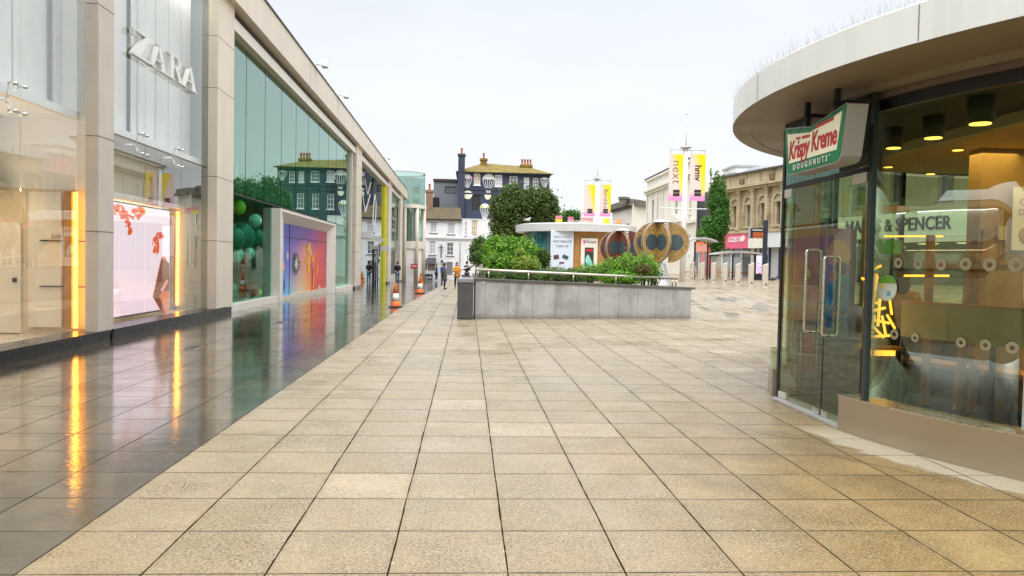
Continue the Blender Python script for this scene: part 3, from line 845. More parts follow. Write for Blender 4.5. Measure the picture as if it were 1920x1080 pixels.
for (s, o, z, r, q, lb) in ((25.0, -.5, .62, .30, M['teal_deco'], 'large teal ball low in the first green panes'), (27.6, -.45, .45, .24, M['red'], 'dark red ball resting low in the third green pane'), (28.2, -.4, .42, .14, deco_y, 'small yellow ball beside the red ball')):
    p = LP(s, o, .22 + r); BT = thing('display_ball', Vector((p[0], p[1], .1)), lb, 'ball', 'balls in the green window display')
    b = MB(); b.ball(p, r, 18); b.build('ball', q, BT)
    MB().lathe((p[0], p[1], .1), [(r * .5, 0), (r * .45, .08), (r * .3, .14)], 16).build('stand', M['galv'], BT)
mannequin(26.4, -.45, .2, M['red'], 'red dressed mannequin standing behind the green glass')
mannequin(28.4, -1.0, .2, M['white'], 'white mannequin behind the green pane next to the doorway')

# ---- third and fourth bays
def far_bays():
    R = thing('yellow_shopfront', LP(60, -.1, -.4), 'dark mirrored shopfront framed inside in bright yellow', 'shopfront')
    cs = [51.9, 56.5, 61, 65.6, 70.3]
    for i in range(4):
        for z0, z1 in ((-.7, 3.2), (3.5, 8.28)):
            MB(LP).box(cs[i] + .015, cs[i + 1] - .015, -.11, -.09, z0, z1).build('glass_pane', M['gl_dark'], R)
    MB(LP).box(51.9, 70.3, -.13, -.05, 3.2, 3.5).build('transom', M['galv'], R)
    b = MB(LP); b.box(69.9, 70.28, -1.5, .12, -1, 8.28); b.box(51.9, 69.9, -.6, -.14, 7.1, 8.28)
    b.build('yellow_lining', M['yellow'], R)
    b = MB(LP); b.box(51.9, 70.3, -3.1, -3.0, -1, 8.3); b.build('inner_wall', M['navy'], R)
    dr = MB(LP).box(62.2, 64.9, -.085, -.04, -.9, 2.3).build('door', M['gl_dark'], R)
    b = MB(LP)
    for s in (62.1, 63.5, 64.9): b.box(s, s + .12, -.085, .0, -.9, 2.3)
    b.box(62.1, 65.02, -.085, .0, 2.3, 2.45); b.build('frame', M['ink'], dr)
    MB(LP).box(63.75, 63.8, .0, .06, .0, 1.2).build('handle', M['steel'], dr)
    for (s, z, o1) in ((54.0, 3.12, .75), (66.5, 2.35, .75)):
        MB(LP).box(s, s + .12, .0, o1, z, z + .42).build('projecting_sign', M['white_sign'], R)
    # tall pale strokes built for the mural strings reflected in the glass
    b = MB(LP)
    def stroke(pts, wd):
        for i in range(len(pts) - 1):
            (a, c), (a2, c2) = pts[i], pts[i + 1]
            b.add([(a, -.07, c), (a + wd, -.07, c), (a2 + wd, -.07, c2), (a2, -.07, c2), (a, -.085, c), (a + wd, -.085, c), (a2 + wd, -.085, c2), (a2, -.085, c2)],
                  [(0, 1, 2, 3), (4, 7, 6, 5), (0, 4, 5, 1), (1, 5, 6, 2), (2, 6, 7, 3), (3, 7, 4, 0)])
    stroke([(53.4, 6.9), (56.2, 5.0), (59.2, 6.6)], .38); stroke([(55.6, 7.4), (57.6, 6.4), (59.4, 7.5)], .3)
    stroke([(61.0, 4.3), (61.4, 5.8), (62.3, 6.9), (63.2, 6.2), (63.0, 5.0), (62.0, 4.3)], .5)
    b.build('reflection_strokes', M['white_sign'], R)
    R = thing('grey_shopfront', LP(79, -.1, -.7), 'pale glass shopfront with two small black signs, beyond the yellow one', 'shopfront')
    for a, c in ((74.4, 79.4), (79.4, 84.3)):
        MB(LP).box(a + .015, c - .015, -.11, -.09, 2.6, 8.28).build('glass_pane', M['gl_drum'], R)
    MB(LP).box(74.4, 84.3, -.3, -.2, -1.2, 2.6).build('door', M['dark_metal'], R)
    MB(LP).box(74.4, 84.3, -3.1, -3.0, 2.6, 8.3).build('inner_wall', M['ivory_render'], R)
    for z in (4.2, 5.35): MB(LP).box(75.6, 79.8, .02, .14, z, z + .75).build('sign_panel', M['ink'], R)
    for z in (4.57, 5.72):
        b = MB(LP)
        for i in range(5): b.box(76.1 + i * .75, 76.55 + i * .75, .14, .16, z - .16, z + .16)
        b.build('sign_marking', M['grey_box'], R)
far_bays()

# roof floodlights
def floodlight(p, label):
    R = thing('floodlight', p, label, 'lamp', 'floodlights clipped to the roof edge')
    b = MB(); b.cyl(p, p + Vector((.0, 0, .16)), .03); b.cyl(p + Vector((0, 0, .14)), p + Vector((.28, 0, .16)), .02); b.build('bracket', M['galv'], R)
    b = MB(); c = p + Vector((.38, 0, .18)); b.prism([(-.14, -.1), (.14, -.16), (.16, .1), (-.12, .14)], lambda a, q, d: (c[0] + a, c[1] + d, c[2] + q), -.22, .22); b.build('lamp_head', M['white'], R)
    MB().box(c[0] - .10, c[0] + .12, c[1] - .2, c[1] + .2, c[2] - .165, c[2] - .13).build('lens', M['galv'], R)
for s, lb in ((34.2, 'nearest white floodlight on the arcade roof edge'), (40.5, 'middle white floodlight on the arcade roof edge'), (64.5, 'farthest white floodlight on the arcade roof edge')):
    floodlight(LP(s, .42, 9.95), lb)

# ---- curved glass corner
def rotunda():
    c = Vector((-8.6, 96.0, -1.2)); r = 3.15
    R = thing('corner_rotunda', c, 'round corner tower with pale green glass drum behind the arcade roof', 'building')
    b = MB(); b.smooth = True
    def ring(rr, z0, z1, mt, name, n=40, rin=None):
        q = MB(); q.smooth = True
        q.loft([[(c[0] + a * cos(2 * pi * k / n), c[1] + a * sin(2 * pi * k / n), z) for k in range(n)] for a, z in ((rr, z0), (rr, z1))], cap=False)
        if rin is not None:
            q.smooth = False
            for zz in (z0, z1):
                q.add([(c[0] + a * cos(2 * pi * k / n), c[1] + a * sin(2 * pi * k / n), zz) for a in (rin, rr) for k in range(n)], [(k, (k + 1) % n, (k + 1) % n + n, k + n) for k in range(n)])
        return q.build(name, mt, R)
    ring(r, 8.35, 12.2, M['gl_drum'], 'glass_drum'); ring(r - .25, 8.35, 11.6, M['galv'], 'inner_drum')
    ring(r + .05, 12.2, 12.3, M['steel'], 'drum_rim', rin=r - .1)
    ring(r + .25, 7.9, 8.35, M['cream_light'], 'cornice', rin=r - .5)
    ring(r - .12, 3.9, 7.9, M['gl_drum'], 'glass_band'); ring(r - .8, 3.9, 7.9, M['interior'], 'inner_wall')
    ring(r + .1, 3.0, 3.9, M['cream_light'], 'floor_band', rin=r - .4)
    ring(r - .1, -1.2, 3.0, M['white'], 'lower_panel')
    for k in range(12):
        a = 2 * pi * (k + .25) / 12 - .35
        p = c + Vector((cos(a), sin(a), 0)) * (r + .02)
        MB().cyl((p[0], p[1], -1.2), (p[0], p[1], 7.9), .24, n=14).build('column', M['cream'], R)
    q = atY(777, 500, c[1] - r + .3)
    b = MB(); b.box(q[0] - .42, q[0] + .42, q[1] - .2, q[1] - .15, q[2] - .25, q[2] + .35); b.build('red_notice', M['red'], R)
    b = MB(); b.box(q[0] - .34, q[0] + .34, q[1] - .215, q[1] - .202, q[2] - .02, q[2] + .06); b.box(q[0] - .3, q[0] + .3, q[1] - .215, q[1] - .202, q[2] + .14, q[2] + .2); b.build('notice_lines', M['white_sign'], R)
rotunda()

# ------------------------------------------------------------------ doughnut pavilion on the right
PC = Vector((9.0, 8.25, 0)); PR = 5.25
def arc(a0, a1, r, c=PC, n=None):
    n = n or max(2, int(abs(a1 - a0) / 3))
    return [(c[0] + r * cos(radians(a0 + (a1 - a0) * i / n)), c[1] + r * sin(radians(a0 + (a1 - a0) * i / n))) for i in range(n + 1)]
def arc_wall(b, a0, a1, r0, r1, z0, z1, c=PC):
    I = arc(a0, a1, r0, c); O = arc(a0, a1, r1, c); n = len(I)
    b.loft([[(I[i][0], I[i][1], z0), (O[i][0], O[i][1], z0), (O[i][0], O[i][1], z1), (I[i][0], I[i][1], z1)] for i in range(n)])
    b.rc = True
    return b

def pavilion():
    R = thing('round_kiosk_shop', PC, 'round glass doughnut shop with wide white canopy and steel plinth', 'shop')
    # canopy
    cc = Vector((8.53, 7.83, 0)); r = 5.5
    b = MB(); b.smooth = False
    n = 120
    ringp = lambda rr, z: [(cc[0] + rr * cos(2 * pi * k / n), cc[1] + rr * sin(2 * pi * k / n), z) for k in range(n)]
    b.smooth = True
    b.loft([ringp(r, 3.40), ringp(r, 3.70)], cap=False)
    b.smooth = False
    b.loft([ringp(r, 3.70), ringp(r - .03, 3.72), ringp(r - .5, 3.76), ringp(.3, 3.9)])
    b.build('canopy_fascia', mat('canopy_white', (.68, .71, .70), .35, var=.05, sc=.8, streak=.22), R)
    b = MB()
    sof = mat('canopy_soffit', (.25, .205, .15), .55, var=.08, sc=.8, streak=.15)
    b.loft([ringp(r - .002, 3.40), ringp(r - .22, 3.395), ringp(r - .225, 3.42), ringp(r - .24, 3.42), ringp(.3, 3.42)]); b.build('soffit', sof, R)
    b = MB()
    for a in range(10, 370, 24):
        u = Vector((cos(radians(a)), sin(radians(a)), 0)); v = Vector((-u[1], u[0], 0))
        p0 = cc + u * (r - .23); p1 = cc + u * 4.4
        b.add([tuple(p0 + v * .004 + Vector((0, 0, 3.417))), tuple(p0 - v * .004 + Vector((0, 0, 3.417))), tuple(p1 - v * .004 + Vector((0, 0, 3.417))), tuple(p1 + v * .004 + Vector((0, 0, 3.417)))], [(0, 1, 2, 3)])
        p = cc + u * (r + .002)
        b.add([tuple(p + v * .004 + Vector((0, 0, 3.41))), tuple(p - v * .004 + Vector((0, 0, 3.41))), tuple(p - v * .004 + Vector((0, 0, 3.69))), tuple(p + v * .004 + Vector((0, 0, 3.69)))], [(0, 1, 2, 3)])
    b.build_each('panel_joint', M['joint'], R)
    # header ring above the glass
    b = MB(); arc_wall(b, 150, 400, PR - .32, PR - .12, 3.30, 3.415); b.build('header', mat('header_bronze', (.17, .14, .11), .5, .2), R)
    b = MB(); arc_wall(b, 186, 400, PR - .25, PR - .16, 3.19, 3.30); b.build('header_band', M['dark_metal'], R)
    b = MB(); arc_wall(b, 187, 400, PR - .10, PR + .02, 3.36, 3.412); b.build('soffit_trim', mat('soffit_trim', (.30, .26, .2), .5), R)
    # plinths
    st = mat('plinth_steel', (.50, .455, .385), .38, 1.0, var=.05, sc=.8)
    b = MB(); arc_wall(b, 187.6, 290, PR - .22, PR, 0.0, .355); b.build('plinth', st, R)
    b = MB(); arc_wall(b, 187.6, 290, PR - .30, PR + .012, .355, .368); b.build('plinth_cap', M['steel'], R)
    b = MB(); arc_wall(b, 60, 166.0, PR - .22, PR, 0, .34); b.build('plinth', st, R)
    b = MB(); arc_wall(b, 165.2, 166.3, PR - .25, PR + .03, .34, .62); b.build('glass_fin', M['gl_pav'], R)
    b = MB(); arc_wall(b, 62, 152, PR - .42, PR - .30, .012, 1.05); b.build('low_wall', mat('dado_brown', (.14, .08, .03), .5, var=.1), R)
    # curved glass, pane by pane
    rg = PR - .20
    for a0, a1 in ((189.5, 207), (207.4, 224), (224.4, 241), (241.4, 258), (258.4, 275)):
        b = MB(); b.smooth = True; arc_wall(b, a0, a1, rg - .008, rg + .008, .36, 3.2); b.build('glass_pane', M['gl_pav'], R)
    for a0, a1 in ((146, 165.2), (126, 145.6), (106, 125.6), (86, 105.6), (66, 85.6)):
        b = MB(); b.smooth = True; arc_wall(b, a0, a1, rg - .008, rg + .008, .34, 3.3); b.build('glass_pane', M['gl_pav'], R)
    b = MB()
    for a in (145.8, 125.8, 105.8, 85.8):
        p = PC + Vector((cos(radians(a)), sin(radians(a)), 0)) * rg; b.box(p[0] - .03, p[0] + .03, p[1] - .03, p[1] + .03, 0, 3.4)
    b.build('mullion', M['dark_metal'], R)
    # door opening: dark posts, head, transom glass and the two doors
    X = 3.90
    b = MB(); b.box(X, X + .05, 7.25, 7.32, .37, 3.4); b.build('door_post', mat('post_green', (.03, .045, .042), .3, .3), R)
    b = MB(); b.box(X - .01, X + .03, 9.30, 9.36, 0, 3.35); b.build('door_post', M['dark_metal'], R)
    MB().box(X, X + .012, 7.33, 9.29, 2.66, 3.32).build('transom_glass', M['gl_dark'], R)
    MB().box(X - .005, X + .02, 7.33, 9.29, 2.60, 2.655).build('transom', M['dark_metal'], R)
    MB().box(X - .02, X + .14, 7.33, 9.3, 3.32, 3.40).build('door_head', M['dark_metal'], R)
    def door(y0, y1, yh, name='door'):
        d = MB().box(X, X + .012, y0, y1, .035, 2.59).build(name, M['gl_pav'], R)
        f = MB()
        for z0, z1 in ((.035, .11), (2.50, 2.60)):
            f.box(X - .012, X + .024, yh[0], yh[1], z0, z1)
        f.build_each('patch_fitting', mat('satin_fitting', (.62, .62, .58), .45, .2) if 'satin_fitting' not in bpy.data.materials else bpy.data.materials['satin_fitting'], d)
        return d
    dl = door(8.16, 9.28, (9.08, 9.28)); dr = door(7.34, 8.13, (7.34, 7.60))
    MB().box(X - .014, X + .026, 7.98, 8.12, .035, .10).build('lock', M['steel'], dr)
    MB().box(X - .014, X + .026, 8.17, 8.32, .035, .10).build('lock', M['steel'], dl)
    for dd, y, ln in ((dl, 8.46, .93), (dr, 8.02, .85)):
        h = MB(); z0, z1 = .92, .92 + ln; q = []
        for sg in (-1, 1):
            xe = X + .006 + sg * .085; k = .03
            h.tube([(X + .006, y, z1), (xe - sg * k, y, z1), (xe - sg * k * .3, y, z1 - k * .3), (xe, y, z1 - k), (xe, y, z0 + k), (xe - sg * k * .3, y, z0 + k * .3), (xe - sg * k, y, z0), (X + .006, y, z0)], .0145, 10)
        h.build('handle', M['steel'], dd)
    # handles are long loops lying along the door face
    MB().box(X - .10, X + .18, 7.57, 9.3, .004, .03).build('threshold', M['galv'], R)
    # floor, ceiling
    fl = mat('pavilion_floor', (.022, .014, .008), .35, var=.25, sc=3, spec=.25)
    b = MB(); b.add([(p[0], p[1], .012) for p in arc(0, 360, PR - .22, n=90)[:-1]], [tuple(range(90))]); b.build('shop_floor', fl, R)
    b = MB(); b.add([(p[0], p[1], 3.335) for p in arc(0, 360, PR - .26, n=90)[:-1]], [tuple(reversed(range(90)))]); b.build('ceiling', mat('ceiling_grey', (.13, .14, .13), .7), R)
    b = MB(); b.box(5.75, 12.2, 4.8, 12.2, 3.24, 3.32); b.build('dropped_ceiling', M['amber'], R)
    b = MB(); b.box(5.70, 5.75, 4.7, 12.3, 3.2, 3.325); b.build('ceiling_edge', M['cream'], R)
    # inner core and lobby panel
    b = MB(); b.box(6.62, 11.5, 9.6, 9.85, .02, 3.23); b.build('core_wall', mat('core_amber', (.42, .27, .10), .6, var=.08), R)
    return R
PAV = pavilion()

def bird_spikes():
    cc = Vector((8.53, 7.83, 3.71)); b = MB()
    for i in range(760):
        a = radians(95 + 185 * (i + random.random() * .5) / 760)
        u = Vector((cos(a), sin(a), 0)); v = Vector((-u[1], u[0], 0))
        p = cc + u * (5.46 - .05 * random.random())
        q = p + u * random.uniform(-.05, .08) + v * random.uniform(-.035, .035) + Vector((0, 0, random.uniform(.10, .15)))
        b.cyl(p, q, .0016, .001, 3)
    b.build('bird_spikes', M['galv'], PAV)['kind'] = 'stuff'
bird_spikes()

def kk_sign():
    X = 3.50
    R = thing('hanging_shop_sign', (X, 7.6, 2.6), 'green and cream bow-tie box sign with red script over the glass door', 'sign')
    y0, y1 = 8.40, 6.98      # left end (far) to right end (near)
    # local frame: a from 0 (far) to 1 (near)
    Wd = y0 - y1
    fr = lambda a, z, d: (X + d, y0 - a * Wd, 2.655 + z * .94)
    out = [(0.0, .56), (.02, .57), (.47, .475), (.98, .575), (1.0, .56), (.93, .06), (.90, .015), (.85, 0), (.12, .0), (.08, .02), (.06, .06)]
    MB().prism(out, fr, 0, .20).build('casing', M['grey_box'], R)
    def ins(k, base=out):
        cx = .5; cz = .29
        return [(cx + (a - cx) * (1 - k), cz + (z - cz) * (1 - k * 1.9)) for a, z in base]
    MB().prism(ins(.025), fr, -.006, 0).build('green_face', M['green_sign'], R)
    cream = [(.065, .485), (.47, .41), (.935, .505), (.875, .135), (.115, .135)]
    MB().prism(cream, fr, -.010, -.006).build('cream_face', M['cream_sign'], R)
    MB().prism([(.06, .525), (.06, .535), (.47, .455), (.94, .545), (.94, .535), (.47, .445)], fr, -.0085, -.006).build('green_line', mat('green_dark', (0, .10, .04), .4, var=0), R)
    xa = (0, -1, 0); ya = (0, 0, 1)
    text('lettering', 'Krispy', .275, .002, M['red_sign'], fr(.285, .265, -.013), xa, ya, R, shear=.16, sx=.74, off=.007, spacing=.93)
    text('lettering', 'Kreme', .275, .002, M['red_sign'], fr(.685, .285, -.013), xa, ya, R, shear=.16, sx=.74, off=.007, spacing=.95)
    for a0, a1, z, t in ((.23, .30, .385, .026), (.33, .46, .37, .03), (.55, .82, .425, .034)):
        dz = .02 if a0 > .5 else -.012
        MB().prism([(a0, z), (a1, z + dz), (a1 + .012, z + dz + t), (a0 + .012, z + t)], fr, -.014, -.010).build('red_bar', M['red_sign'], R)
    text('lettering', "DOUGHNUTS'", .085, .002, M['white_sign'], fr(.49, .072, -.011), xa, ya, R, sx=1.0, off=.002, spacing=1.75)
    for y in (8.0, 7.35):
        MB().box(X + .05, X + .10, y - .025, y + .025, 3.08, 3.415).build('bracket', M['dark_metal'], R)
        MB().box(X + .05, X + .36, y - .02, y + .02, 3.24, 3.28).build('bracket', M['dark_metal'], R)
kk_sign()

# ---- inside the pavilion
def inside():
    # lights
    def down(px, py):
        p = gp(px, py, 3.235); 
        R = thing('downlight', p, 'small recessed amber downlight, %s' % DLn.pop(0), 'light', 'amber downlights in the pavilion ceiling')
        MB().cyl((p[0], p[1], 3.225), (p[0], p[1], 3.238), .085, n=16).build('trim', M['cream'], R)
        MB().cyl((p[0], p[1], 3.217), (p[0], p[1], 3.224), .065, n=16).build('lens', bpy.data.materials['downglow'], R)
    emis('downglow', (1.0, .62, .12), 4)
    DLn[:] = ['highest of the five', 'second highest of the five', 'beside the grey poster wall', 'lowest of the five, near the door', 'between the second highest and the lowest']
    for a in ((1796, 280), (1902, 309), (1843, 320), (1665, 312), (1745, 325)): down(*a)
    def pend(px, py, z, r, nm):
        p = gp(px, py, z)
        R = thing('pendant_lamp', p, nm, 'lamp', 'dark cylinder lamps under the pavilion ceiling')
        MB().cyl((p[0], p[1], z), (p[0], p[1], 3.33), r, n=20).build('housing', mat('lamp_grey', (.10, .11, .10), .5, var=0), R)
        MB().cyl((p[0], p[1], z - .012), (p[0], p[1], z - .002), r * .8, n=20).build('lens', bpy.data.materials['downglow'], R)
    pend(1838, 231, 3.08, .12, 'large dark cylinder lamp under the ceiling, nearest the shop glass'); pend(1750, 258, 3.10, .11, 'dark cylinder lamp, middle of the three under the ceiling'); pend(1675, 277, 3.10, .10, 'dark cylinder lamp under the ceiling, closest to the door')
    for i, (x, y, en) in enumerate(((6.9, 7.6, 26), (8.5, 9.0, 34), (6.6, 9.6, 20))):
        ld = bpy.data.lights.new('shop_light', 'AREA'); ld.energy = en; ld.size = 1.0; ld.color = (1, .66, .28)
        lo = bpy.data.objects.new('shop_light', ld); COL.objects.link(lo); lo.location = (x, y, 3.18)
    # olive counter screen on a bench
    a = gp(1690, 567, 1.25); c = gp(1925, 582, 1.25)
    u = (c - a).normalized(); Wc = Wall(a[0], a[1], u[0], u[1]); ln = (c - a).length + 1.2
    R = thing('low_partition', Vector((a[0], a[1], .02)), 'long pale olive partition panel inside the shop window', 'partition')
    pm = mat('olive_panel', (.40, .38, .17), .5, var=.06, sc=1)
    cuts = [0, .62, 1.1, 2.2, ln]
    for i in range(4): MB(Wc).box(cuts[i] + .004, cuts[i + 1] - .004, -.03, .0, .84, 1.25).build('panel', pm, R)
    MB(Wc).box(0, ln, -.05, .02, 1.25, 1.275).build('top_rail', M['timber'], R)
    for s in (.05, 1.1, 2.2, ln - .1): MB(Wc).box(s, s + .05, -.04, -.005, .02, .84).build('leg', M['dark_metal'], R)
    # bench behind
    R = thing('long_bench', Vector((a[0], a[1], .02)) + Vector((.5, .2, 0)), 'long amber timber bench under the olive partition', 'bench')
    W2 = Wall(a[0] + .55, a[1] + .2, u[0], u[1])
    MB(W2).box(-.9, ln, -.2, .22, .46, .52).build('seat', M['timber'], R)
    MB(W2).box(-.85, ln - .05, .0, .14, .10, .455).build('front_panel', mat('bench_brown', (.22, .11, .035), .5), R)
    for s in (-.8, 1.0, 2.6): MB(W2).box(s, s + .08, -.15, .18, .02, .46).build('leg', M['dark_metal'], R)
    # timber posts and rail
    for (px, y, top, lean, nm) in ((1743, 8.9, 2.07, 0, 'timber post behind the partition, nearest the door'), (1816, 8.6, 2.02, .07, 'leaning timber post, middle of the three'), (1840, 8.5, 2.12, .05, 'tallest timber post, nearest the amber wall')):
        p = atY(px, 500, y)
        o = MB(); o.loft([[(p[0] - .04 - lean * q, y - .03, z), (p[0] + .04 - lean * q, y - .03, z), (p[0] + .04 - lean * q, y + .03, z), (p[0] - .04 - lean * q, y + .03, z)] for q, z in ((1, .02), (-.6, top))])
        tag(o.build('timber_post', M['timber']), nm, 'post', 'timber posts inside the shop')
    p = atY(1750, 497, 8.75); q = atY(1930, 500, 8.2)
    o = MB(); o.loft([[(p[0], p[1], 1.66), (p[0], p[1] + .04, 1.66), (p[0], p[1] + .04, 1.73), (p[0], p[1], 1.73)], [(q[0], q[1], 1.66), (q[0], q[1] + .04, 1.66), (q[0], q[1] + .04, 1.73), (q[0], q[1], 1.73)]])
    tag(o.build('hanging_rail', M['timber']), 'horizontal timber rail across the posts behind the shop glass', 'rail')
    # doughnut shaped stickers on the curved glass
    rg = PR - .188
    def onglass(px, py):
        d = ray(px, py)
        A = d[0] ** 2 + d[1] ** 2; B = -2 * (d[0] * PC[0] + d[1] * PC[1]); Cc = PC[0] ** 2 + PC[1] ** 2 - rg ** 2
        t = (-B - sqrt(max(0, B * B - 4 * A * Cc))) / (2 * A)
        return Vector((d[0] * t, d[1] * t, H + d[2] * t))
    sk = mat('sticker_cream', (.26, .23, .15), .6, var=.05); n = 0
    ords = ['first', 'second', 'third', 'fourth', 'fifth', 'sixth']
    for row, lst in (('upper row', ((1685, 493, .05), (1722, 495, .05), (1765, 496, .052), (1811, 495, .055), (1856, 496, .058), (1905, 496, .06))),
                     ('lower row', ((1677, 627, .05), (1716, 633, .042), (1802, 642, .045), (1848, 647, .048), (1898, 652, .05)))):
        for i, (px, py, r) in enumerate(lst):
            p = onglass(px, py); nr = (p - PC); nr.z = 0; nr.normalize(); v = Vector((-nr[1], nr[0], 0)); Zz = Vector((0, 0, 1)); b = MB(); b.rc = True
            ns = 20
            b.loft([[tuple(p + nr * d + v * (rr * cos(2 * pi * k / ns)) + Zz * (rr * sin(2 * pi * k / ns))) for k in range(ns)] for rr, d in ((r, .001), (r, .004), (r * .42, .004), (r * .42, .001), (r, .001))], cap=False)
            tag(b.build('ring_sticker', sk), 'pale ring sticker on the shop glass, %s from the door in the %s' % (ords[i], row), 'sticker', 'ring stickers on the shop glass')
    # round notice on the glass
    p = onglass(1664, 540); nr = (p - PC); nr.z = 0; nr.normalize(); v = Vector((-nr[1], nr[0], 0)) * -1
    R = thing('round_notice', p, 'round white and green notice stuck on the shop glass', 'notice')
    Zz = Vector((0, 0, 1)); up = lambda a, c, d: tuple(p + nr * (d + .003) - v * -1 * a + Zz * c)
    ns = 28; r = .125
    MB().prism([(r * cos(2 * pi * k / ns), r * sin(2 * pi * k / ns)) for k in range(ns)], up, 0, .002).build('disc', mat('notice_white', (.50, .55, .47), .5), R)
    MB().prism([(r * cos(pi * (k / 14) * .76 + .38), r * sin(pi * (k / 14) * .76 + .38)) for k in range(15)], up, .002, .004).build('green_band', mat('notice_green', (.12, .30, .03), .5), R)
    MB().prism([(-.05, -.075), (.0, -.075), (.0, -.03), (-.05, -.03)], up, .002, .004).build('blue_print', mat('notice_blue', (.12, .32, .5), .5), R)
    MB().prism([(.045, -.005), (.085, -.005), (.085, .045), (.045, .045)], up, .002, .004).build('yellow_print', mat('notice_yellow', (.6, .5, .05), .5), R)
    # hanging green board
    p = gp(1667, 470, 1.9) if False else atY(1667, 463, 9.6)
    tag(MB().box(p[0] - .17, p[0] + .17, p[1], p[1] + .03, p[2] - .09, p[2] + .09).build('menu_board', mat('board_green', (.05, .20, .03), .4, emit=.5)), 'small green lit board hanging inside the shop', 'board')
    for x in (p[0] - .14, p[0] + .14): pass
    # posters on the core wall
    q = atY(1925, 412, 9.58)
    R = thing('wall_poster', q, 'cream doughnut poster on the amber wall inside the shop', 'poster')
    MB().box(q[0] - .2, q[0] + .75, 9.56, 9.58, q[2] - .40, q[2] + .42).build('sheet', M['cream_sign'], R)
    text('poster_text', 'CH', .12, .001, M['magenta'], (q[0] - .04, 9.555, q[2] + .22), (1, 0, 0), (0, 0, 1), R)
    text('poster_text', 'DO', .12, .001, M['timber'], (q[0] - .04, 9.555, q[2] + .09), (1, 0, 0), (0, 0, 1), R)
    b = MB(); b.ball((q[0] + .0, 9.55, q[2] - .2), .12, 14, 1, .05, 1); b.build('printed_doughnut', mat('print_gold', (.6, .36, .04), .5), R)
    q = atY(1877, 437, 9.58)
    tag(MB().box(q[0] - .05, q[0] + .05, 9.55, 9.59, q[2] - .09, q[2] + .09).build('wall_switch', M['cream']), 'small pale switch plate on the amber wall', 'switch')
    # amber tubes built for the arcade light strips reflected in the glass
    c = Vector(atY(1645, 640, 9.1)); c.z = .02
    R = thing('reflection_tubes', c, 'tangle of glowing amber tubes on a base near the door, standing in for reflected light strips', 'sculpture')
    g = emis('reflection_glow', (1.0, .43, .05), 3.4)
    MB().box(c[0] - .22, c[0] + .3, c[1] - .12, c[1] + .12, .66, .70).build('base', M['timber'], R)
    for x in (c[0] - .16, c[0] + .24): MB().box(x - .02, x + .02, c[1] - .08, c[1] + .08, .02, .66).build('leg', M['dark_metal'], R)
    MB().box(c[0] - .2, c[0] + .16, c[1] - .13, c[1] - .121, .60, .665).build('glow_bar', g, R)
    def pt(px, py, y): return atY(px, py, y)
    tubes = [((1623, 494), (1635, 494)), ((1624, 512), (1652, 498)), ((1625, 515), (1645, 515)), ((1644, 517), (1633, 582)), ((1620, 568), (1632, 566)), ((1640, 591), (1633, 625)), ((1654, 592), (1661, 630)),
             ((1663, 590), (1678, 616)), ((1634, 609), (1657, 633)), ((1624, 604), (1624, 628)), ((1726, 586), (1735, 618)), ((1620, 573), (1629, 574)), ((1616, 521), (1620, 524)), ((1641, 567), (1650, 570)), ((1628, 520), (1640, 545)), ((1650, 560), (1646, 612)), ((1630, 536), (1622, 560)), ((1668, 560), (1672, 590)), ((1626, 585), (1660, 577)), ((1638, 600), (1668, 606)), ((1625, 632), (1668, 629))]
    for i, (A, B) in enumerate(tubes):
        yy = 9.0 + .12 * ((i * 7) % 5 - 2) * .5
        b = MB(); b.cyl(pt(*A, yy), pt(*B, yy), .016 if i != 3 else .024, n=8); b.build('tube', g, R)
    b = MB(); b.cyl(pt(1695, 517, 9.3), pt(1780, 517, 9.0), .014, n=8); tag(b.build('reflection_tube', g), 'single horizontal amber tube beside the timber post, standing in for a reflection', 'light')  # this tube and the next are drawn in place of reflections
    b = MB(); b.cyl(pt(1658, 443, 10.5), pt(1768, 443, 10.5), .012, n=8); tag(b.build('reflection_tube', g), 'thin amber tube high across the back of the shop, standing in for a reflection', 'light')
    # entrance side: kraft box stand, wooden crate, extinguisher, purple poster
    p = gp(1500, 722); p = Vector((4.35, 9.9, .012))
    R = thing('menu_stand', p, 'kraft paper box on a dark stand behind the far door leaf', 'stand')
    q = atY(1512, 567, 9.9)
    MB().bev(q[0] - .22, q[0] + .10, 9.75, 10.05, q[2] - .23, q[2] + .22, .01).build('box', M['kraft'], R)
    MB().box(q[0] - .10, q[0] - .02, 9.88, 9.92, .03, q[2] - .23).build('post', M['dark_metal'], R)
    MB().bev(q[0] - .2, q[0] + .1, 9.78, 10.02, .012, .035, .005).build('base', M['dark_metal'], R)
    MB().box(q[0] - .02, q[0] + .16, 9.735, 9.75, q[2] + .02, q[2] + .16).build('red_label', mat('label_red', (.75, .25, .16), .5), R)
    p = atY(1481, 715, 9.62)
    R = thing('wooden_crate', Vector((p[0], 9.7, .012)), 'small amber wooden crate just inside the door', 'crate')
    MB().bev(p[0] - .10, p[0] + .08, 9.6, 9.8, .012, .40, .008).build('box', M['timber'], R)
    MB().box(p[0] - .02, p[0] + .04, 9.585, 9.6, .10, .22).build('paper_tag', M['white_sign'], R)
    p = Vector((4.55, 9.6, .012)); p = Vector((atY(1508, 650, 9.95)[0] + .02, 9.95, .012))
    R = thing('fire_extinguisher', p, 'dark red fire extinguisher on a wire stand inside the door', 'extinguisher')
    MB().lathe((p[0], p[1], .25), [(.10, 0), (.115, .03), (.115, .44), (.09, .52), (.03, .56), (.025, .60)], 20).build('cylinder', mat('ext_red', (.30, .02, .015), .3), R)
    b = MB(); b.tube([(p[0], p[1], .85), (p[0] + .03, p[1] - .08, .92), (p[0] + .10, p[1] - .1, .85)], .012, 6); b.tube([(p[0], p[1], .86), (p[0] - .07, p[1] - .02, .94), (p[0] - .12, p[1] - .04, .92)], .01, 6); b.build('valve', M['dark_metal'], R)
